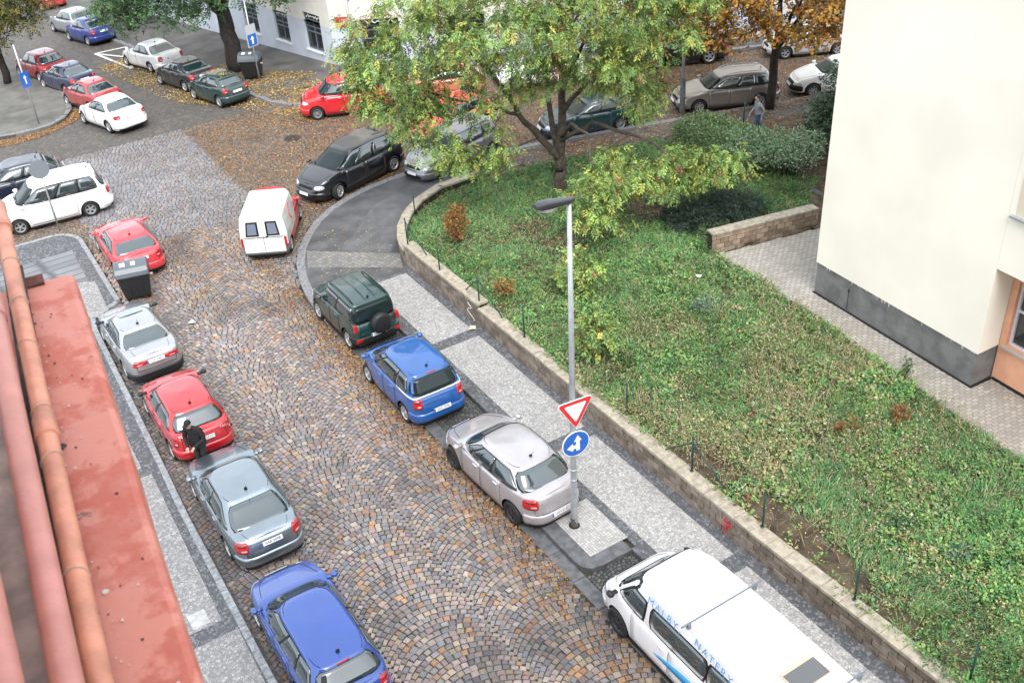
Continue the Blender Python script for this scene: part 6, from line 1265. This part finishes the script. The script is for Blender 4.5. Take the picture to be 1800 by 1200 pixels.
fallen('fallen_leaves', 3000, [(26, 21), (34, 21), (34, 28), (28, 30.5), (27, 26)], lambda x, y: np.ones_like(x), lambda x, y: zgar(x, y)+.02, .06, (3, 4, 1, 3, 1, 0))
fallen('fallen_leaves', 260, [(9.6, 29), (13, 29), (13.3, 33), (11.5, 33.5)], lambda x, y: np.ones_like(x), lambda x, y: np.full_like(x, .13), .05, (1, 1, 2, 0, 0, 4))
# ---- the locust tree in the garden
YG = [(.18, .265, .066), (.13, .22, .068), (.25, .295, .07), (.33, .305, .066), (.085, .15, .052), (.18, .07, .038)]
def robinia(K):
    tint = rng.uniform(.72, 1.25, len(K)); return sprays(K, 27, .52, .36, .026, 9, YG, (6, 5, 4, 1.2, 2.2, .7), .75, tint)
tb_ = tuple(at(985, 342, .52))
tree('locust_tree', 'large yellow green locust tree in the middle of the garden', tb_,
     [([(0, 0, 0), (.05, 0, 1.0), (.02, .05, 1.5)], .25, .21), ([(.02, .05, 1.4), (-.5, .3, 2.2), (-1.3, .5, 3.4), (-2.2, .4, 5.0), (-3.6, .2, 6.4)], .15, .05), ([(.02, .05, 1.4), (.15, -.2, 2.6), (.25, -.1, 4.2), (.1, .1, 6.4), (.4, .2, 9)], .19, .05),
      ([(.02, 0, 1.4), (-.2, -.5, 2.8), (-.3, -1.2, 4.4), (-1.2, -2.0, 6.5)], .13, .05), ([(.1, .1, 2.2), (1.2, .5, 2.9), (2.8, 2.3, 3.0), (3.9, 3.2, 2.4)], .09, .035), ([(.2, 0, 3.2), (1.5, -.3, 4.6), (3.0, -.2, 6.0), (4.8, .2, 7.0)], .10, .04),
      ([(.1, .2, 2.4), (.4, 1.6, 3.4), (.7, 3.2, 3.7), (.8, 4.6, 3.2)], .08, .03), ([(-1.3, .5, 3.4), (-3.0, .3, 3.9), (-5.2, .2, 4.6)], .07, .03), ([(.2, -.1, 4.2), (.9, 1.4, 6), (1.0, 2.6, 7.4)], .08, .03), ([(-.3, -1.2, 4.4), (1, -3, 5.6), (2, -4, 6.6)], .07, .03)],
     [(0, .2, 8.4, 5.8, 4.0, 2.7, 165), (-5.4, .3, 6.0, 2.1, 1.8, 2.3, 38), (-3.4, .8, 6.8, 2.4, 1.8, 1.8, 36), (3.7, 3.5, 2.4, 2.2, 1.4, .5, 40), (1.8, 3.4, 2.3, 1.7, 1.3, .6, 24), (3.9, .6, 7.2, 2.0, 1.8, 1.4, 40), (.8, 4.6, 2.0, 1.0, 1.2, .8, 18), (-4.2, 1.0, 4.0, 1.5, 1.2, .9, 8), (-1.8, 2.6, 6.7, 2.4, 1.4, 1.2, 20), (2.0, 2.2, 6.6, 2.0, 1.4, 1.3, 30), (-3.0, 1.6, 2.6, 1.4, 1.1, .6, 8), (3.0, -.5, 4.8, 1.2, 1.2, .8, 10), (.5, 1.2, 5.2, 1.8, 1.0, .8, 20), (2.6, 1.6, 4.3, 1.4, 1.0, .8, 12), (-2.2, 1.4, 4.8, 1.3, 1.0, .8, 5), (-5.2, .8, 3.8, 1.5, 1.0, .9, 9), (-3.4, 1.9, 3.2, 1.6, 1.0, .8, 8), (-6.6, .2, 5.2, .9, 1.0, 1.3, 16)], robinia, m_bark, cat='tree')
# ---- street trees
GB = [(.060, .115, .042), (.048, .10, .040), (.075, .13, .045), (.035, .072, .030)]
c = atg(418, 128); tree('street_tree', 'big green street tree with a stout trunk beyond the junction', (c[0], c[1], c[2]+.1),
     [([(0, 0, 0), (-.05, 0, 2), (-.1, 0, 3.2)], .46, .36), ([(-.1, 0, 3.0), (-1.2, .3, 4.4), (-3, .6, 5.4), (-5, .8, 5.6)], .22, .06), ([(-.1, 0, 3.0), (.6, 0, 5), (1.8, .3, 6.6)], .22, .06), ([(-.1, 0, 3.1), (-.4, -.8, 5), (-1, -1.5, 7)], .2, .06), ([(-.1, 0, 3.1), (.2, 1, 4.6), (.4, 2.4, 5.6)], .15, .05)],
     [(-1.4, 0, 6.8, 4.6, 4.0, 2.3, 105), (-4.4, .8, 4.3, 2.1, 2.2, 1.2, 42), (1.3, .6, 5.0, 2.0, 2.0, 1.1, 26), (-1.6, 1.5, 4.0, 1.6, 1.5, .7, 18), (2.9, .4, 4.2, .8, 1.2, 1.0, 12)], lambda K: sprays(K, 26, .72, .36, .045, 6, GB, (4, 4, 3, 3), .5, rng.uniform(.75, 1.25, len(K))), m_bark2)
c = atg(205, 72); tree('street_tree', 'dark green tree on the far pavement behind the big green street tree', (c[0]+1.3, c[1]+1.5, c[2]), [([(0, 0, 0), (0, 0, 2.2)], .2, .15), ([(0, 0, 2.2), (-.5, .2, 4), (-.8, 0, 6)], .13, .04), ([(0, 0, 2.2), (.7, .2, 4), (.8, 0, 6)], .13, .04)],
     [(0, 0, 5.0, 2.3, 2.3, 2.6, 60)], lambda K: sprays(K, 26, .75, .4, .05, 5, [(.035, .065, .033), (.045, .08, .036), (.025, .05, .026)], (3, 3, 3), .5, rng.uniform(.75, 1.2, len(K))), m_bark2)
c = atg(15, 150); tree('street_tree', 'yellowing tree over the left row of the far street', (c[0], c[1], c[2]+.1), [([(0, 0, 0), (.1, 0, 2.3)], .22, .18), ([(.1, 0, 2.2), (1, .2, 3.6), (1.8, .2, 4.6)], .12, .04), ([(.1, 0, 2.2), (-.8, 0, 4), (-1.2, 0, 6)], .12, .04), ([(.1, 0, 2.3), (.2, 0, 4.5), (.2, 0, 6.6)], .12, .04)],
     [(.6, 0, 5.4, 2.6, 2.4, 2.2, 66), (2.2, .3, 4.2, 1.2, 1.4, 1.2, 18), (-.6, .6, 3.0, 1.5, 1.4, .9, 22)], lambda K: sprays(K, 24, .68, .36, .045, 6, [(.085, .085, .024), (.13, .11, .025), (.055, .070, .024), (.19, .13, .025), (.035, .05, .02)], (4, 3, 4, 1.3, 3), .5, rng.uniform(.75, 1.25, len(K))), m_bark2)
AU = [(.34, .165, .03), (.42, .23, .045), (.25, .115, .028), (.17, .125, .035), (.48, .30, .065), (.30, .085, .035)]
def autumn(K):
    tint = rng.uniform(.7, 1.25, len(K)); return sprays(K, 26, .60, .26, .055, 5, AU, (4, 3, 3, 4, 1.5, .8), .4, tint)
tree('autumn_tree', 'orange brown autumn tree with dark trunk beside the walking person', (31.95, 31.49, .1), [([(0, 0, 0), (.1, 0, 2.8)], .21, .17), ([(.1, 0, 2.6), (-1, .2, 4.2), (-2, .3, 5.5)], .12, .04), ([(.1, 0, 2.6), (1.2, .1, 4.3), (2.2, .2, 5.4)], .12, .04), ([(.1, 0, 2.7), (.2, -.3, 5), (.1, -.4, 7.4)], .13, .04), ([(.1, 0, 2.7), (.3, 1, 4.3), (.4, 2, 5.2)], .10, .04)],
     [(0, 0, 6.2, 3.9, 3.6, 2.5, 170), (-3.3, .4, 5.6, 1.7, 1.8, 1.5, 54), (-2.4, .8, 4.4, 1.9, 1.6, .9, 40), (2.4, .8, 4.0, 1.9, 1.6, .9, 28), (.2, 2.0, 4.2, 1.6, 1.2, .8, 16)], autumn, m_bark2)
tree('autumn_tree', 'yellow autumn tree half hidden behind the locust tree', (29.2, 42.6, .1), [([(0, 0, 0), (.1, 0, 2.6)], .19, .15), ([(.1, 0, 2.5), (-.8, .2, 4.2)], .11, .04), ([(.1, 0, 2.5), (.9, .1, 4.3)], .11, .04), ([(.1, 0, 2.5), (.1, -.2, 5.4)], .11, .04)],
     [(0, 0, 5.2, 2.7, 2.6, 2.3, 62)], lambda K: sprays(K, 22, .62, .28, .06, 5, [(.32, .19, .03), (.25, .13, .025), (.16, .11, .03), (.38, .26, .05)], (3, 3, 3, 1), .4, rng.uniform(.75, 1.2, len(K))), m_bark2)
# ---- shrubs
def shrub(name, label, base, L, leaffn, stems=8, cat='shrub', bark=None, rs_=.015):
    base = np.array(base, float); root = thing(name, tuple(base), label, cat); K = lobes(np.zeros(3), L); q = MB()
    for i in range(stems):
        k_ = K[int(i*len(K)/stems)]; q.tube([(rng.normal(0, .06), rng.normal(0, .06), -.1), tuple(k_*np.array([.35, .35, .5])), tuple(k_)], [rs_, rs_*.8, rs_*.4], 5)
    obj('stems', q.me('stems', [bark or m_bark2], True), root); leafobj('foliage', leaffn(K), root); return root
def boxpts(n, fn):
    u = rng.random((n, 3)); return fn(u)
hp = thing('hedge', (26.35, 28.4, .25), 'long clipped green hedge behind the locust tree', 'hedge')
def hedgepts(n):
    s = rng.random(n); sec = rng.uniform(-.15, math.pi+.15, n); Wd_ = .92; Hh_ = 1.5; ca, sa = np.cos(sec), np.sin(sec)
    xo = Wd_*np.sign(ca)*np.abs(ca)**.6; zo_ = .35+(Hh_-.35)*np.maximum(0, sa)**.55+rng.normal(0, .05, n); x = lerp(-.25, .35, s)+xo; y = lerp(1.5, -2.4, s); return np.stack([x, y, zo_], 1)+rng.normal(0, .07, (n, 3))
HC = [(.16, .235, .105), (.12, .19, .08), (.21, .285, .14), (.08, .125, .055)]
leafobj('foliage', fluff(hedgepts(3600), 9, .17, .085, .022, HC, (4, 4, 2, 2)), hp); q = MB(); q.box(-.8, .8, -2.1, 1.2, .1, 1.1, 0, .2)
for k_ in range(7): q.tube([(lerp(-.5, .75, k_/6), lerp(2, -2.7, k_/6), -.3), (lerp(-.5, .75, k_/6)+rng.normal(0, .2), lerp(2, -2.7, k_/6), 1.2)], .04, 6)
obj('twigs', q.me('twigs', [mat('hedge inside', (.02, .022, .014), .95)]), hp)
S1 = [(.18, .265, .155), (.125, .20, .11), (.24, .325, .20), (.085, .135, .07)]
def dome(K): return fluff(K, 13, .26, .11, .022, S1, (4, 3, 2, 2), rng.uniform(.8, 1.2, len(K)))
def shell(L, zmin):
    K = lobes(np.zeros(3), L); return K
shrub('round_shrub', 'grey green round shrub on bare stems by the gravel path', (26.5, 24.9, .55), [(0, 0, 1.5, 1.3, 1.2, .48, 240), (-.8, -.4, 1.35, .8, .8, .45, 60), (0, 0, 1.1, .9, .9, .5, 50)], dome, 22, rs_=.022)
shrub('round_shrub', 'green shrub joining the hedge to the round shrub', (26.0, 26.3, .5), [(0, 0, 1.2, 1.1, 1.1, .55, 220), (.3, .2, .9, 1.0, .9, .45, 60)], dome, 12, rs_=.022)
RD = [(.038, .072, .040), (.028, .055, .030), (.055, .095, .052), (.020, .04, .022)]
shrub('dark_bush', 'large dark green bush against the cream building', (30.3, 25.2, .45), [(0, 0, 2.4, 1.7, 1.6, 1.7, 240), (-1.2, .6, 1.9, 1.2, 1.0, .9, 90), (1.0, .8, 1.2, 1.2, 1.0, 1.1, 90)], lambda K: sprays(K, 9, .30, .26, .035, 5, RD, (4, 3, 2, 3), .2, rng.uniform(.75, 1.25, len(K))), 10, rs_=.035)
JU = [(.028, .050, .034), (.020, .038, .026), (.042, .066, .05)]
c = at(1255, 385, .85); shrub('juniper', 'low spreading dark juniper below the locust tree branches', (c[0], c[1], .75), [(0, 0, .38, 1.75, 1.0, .28, 150), (-.8, .3, .3, 1.1, .7, .22, 60), (.7, -.3, .5, .8, .7, .3, 50)], lambda K: sprays(K, 11, .26, .34, .016, 8, JU, (4, 3, 2), .0, rng.uniform(.8, 1.2, len(K))), 14)
BR = [(.25, .115, .03), (.19, .085, .028), (.31, .16, .045), (.13, .07, .03)]
c = at(803, 425, .66); shrub('brown_shrub', 'rusty brown shrub near the rounded garden corner', (c[0], c[1], c[2]), [(0, 0, .72, .42, .42, .55, 120), (.15, 0, 1.15, .25, .25, .3, 30)], lambda K: fluff(K, 9, .15, .075, .028, BR, (4, 4, 2, 2), rng.uniform(.75, 1.2, len(K))), 10)
c = at(890, 526, .72); shrub('brown_shrub', 'small orange brown shrub behind the braced fence post', (c[0], c[1], c[2]), [(0, 0, .42, .34, .34, .30, 60)], lambda K: fluff(K, 8, .14, .08, .022, BR, (3, 4, 3, 2), rng.uniform(.75, 1.2, len(K))), 8)
def weedplant(px, py, h, r_, cols, label, n=26, nm='tall_weed', z=.9):
    c = at(px, py, z); shrub(nm, label, (c[0], c[1], float(zgar(c[0], c[1]))), [(0, 0, h*.6, r_, r_, h*.42, n)], lambda K: fluff(K, 7, .10, .085, .022, cols, [1]*len(cols)), 5, 'plant', mat('weed stem', (.07, .06, .03), .9), .008)
weedplant(1590, 668, .75, .14, [(.05, .095, .035), (.075, .12, .045)], 'tall dark weed at the edge of the paved path', 22)
weedplant(1580, 745, .55, .22, [(.23, .10, .03), (.17, .045, .03), (.12, .07, .03)], 'russet brown weed clump near the paved path', 34)
weedplant(1500, 762, .55, .14, [(.22, .11, .03), (.14, .10, .03)], 'orange brown weed stalk left of the russet weed clump', 16)
weedplant(1475, 768, .5, .12, [(.19, .06, .03), (.15, .09, .03)], 'red brown weed stalk beside the orange brown stalk', 14)
weedplant(1235, 548, .4, .38, [(.13, .19, .14), (.10, .16, .12)], 'pale blue green plant in the middle of the weeds', 40)
weedplant(1680, 985, .35, .34, [(.06, .12, .085), (.08, .14, .10)], 'blue green leafy plant in the lower right grass', 34, z=.8)
weedplant(1582, 930, .35, .30, [(.05, .10, .05), (.06, .115, .06)], 'dark green leafy plant left of the blue green plant', 34, z=.8)
weedplant(1100, 640, .3, .3, [(.05, .11, .035), (.065, .13, .04)], 'bushy green weed right of the lamp post', 34, z=.8)
weedplant(1040, 470, .3, .45, [(.05, .12, .035), (.07, .14, .04)], 'lush green weed patch behind the lamp post', 50, z=.8)

def sapling(px, py, h, r_, label, z=.85):
    c = at(px, py, z); L = [(0, 0, h*.62, r_, r_, h*.40, int(15*h))]
    shrub('locust_sapling', label, (c[0], c[1], float(zgar(c[0], c[1]))), L, lambda K: sprays(K, 20, .34, .30, .034, 7, YG, (5, 5, 3, 1.2, 3, .8), .6, rng.uniform(.75, 1.25, len(K))), 7, 'sapling', m_bark)
sapling(1045, 632, 1.7, .42, 'young locust sapling right of the lamp post among the weeds')
sapling(1020, 515, 1.5, .5, 'young locust sapling behind the lamp post below the big tree')

bpy.context.view_layer.update()
n = 170; lx = rng.uniform(-1.25, .35, n); ly = rng.uniform(-.52, .52, n); M_ = np.array(GH.matrix_world); pw = np.stack([lx, ly, np.full(n, 1.41)-.05*(ly/.5)**2-.03*((lx+.5)/.8)**2, np.ones(n)], 1)@M_.T
an = rng.uniform(0, 6.283, n); A = np.stack([np.cos(an), np.sin(an), rng.normal(0, .1, n)], 1)*.10; Bv = unit(np.cross(A, np.array([0, 0, 1.])+rng.normal(0, .15, (n, 3))))*.035
o = leafobj('fallen_leaves', [leaves(pw[:, :3], A, Bv, pal(n, LF, (1, 1, 3, 1, 0, 5)))]); o['kind'] = 'stuff'
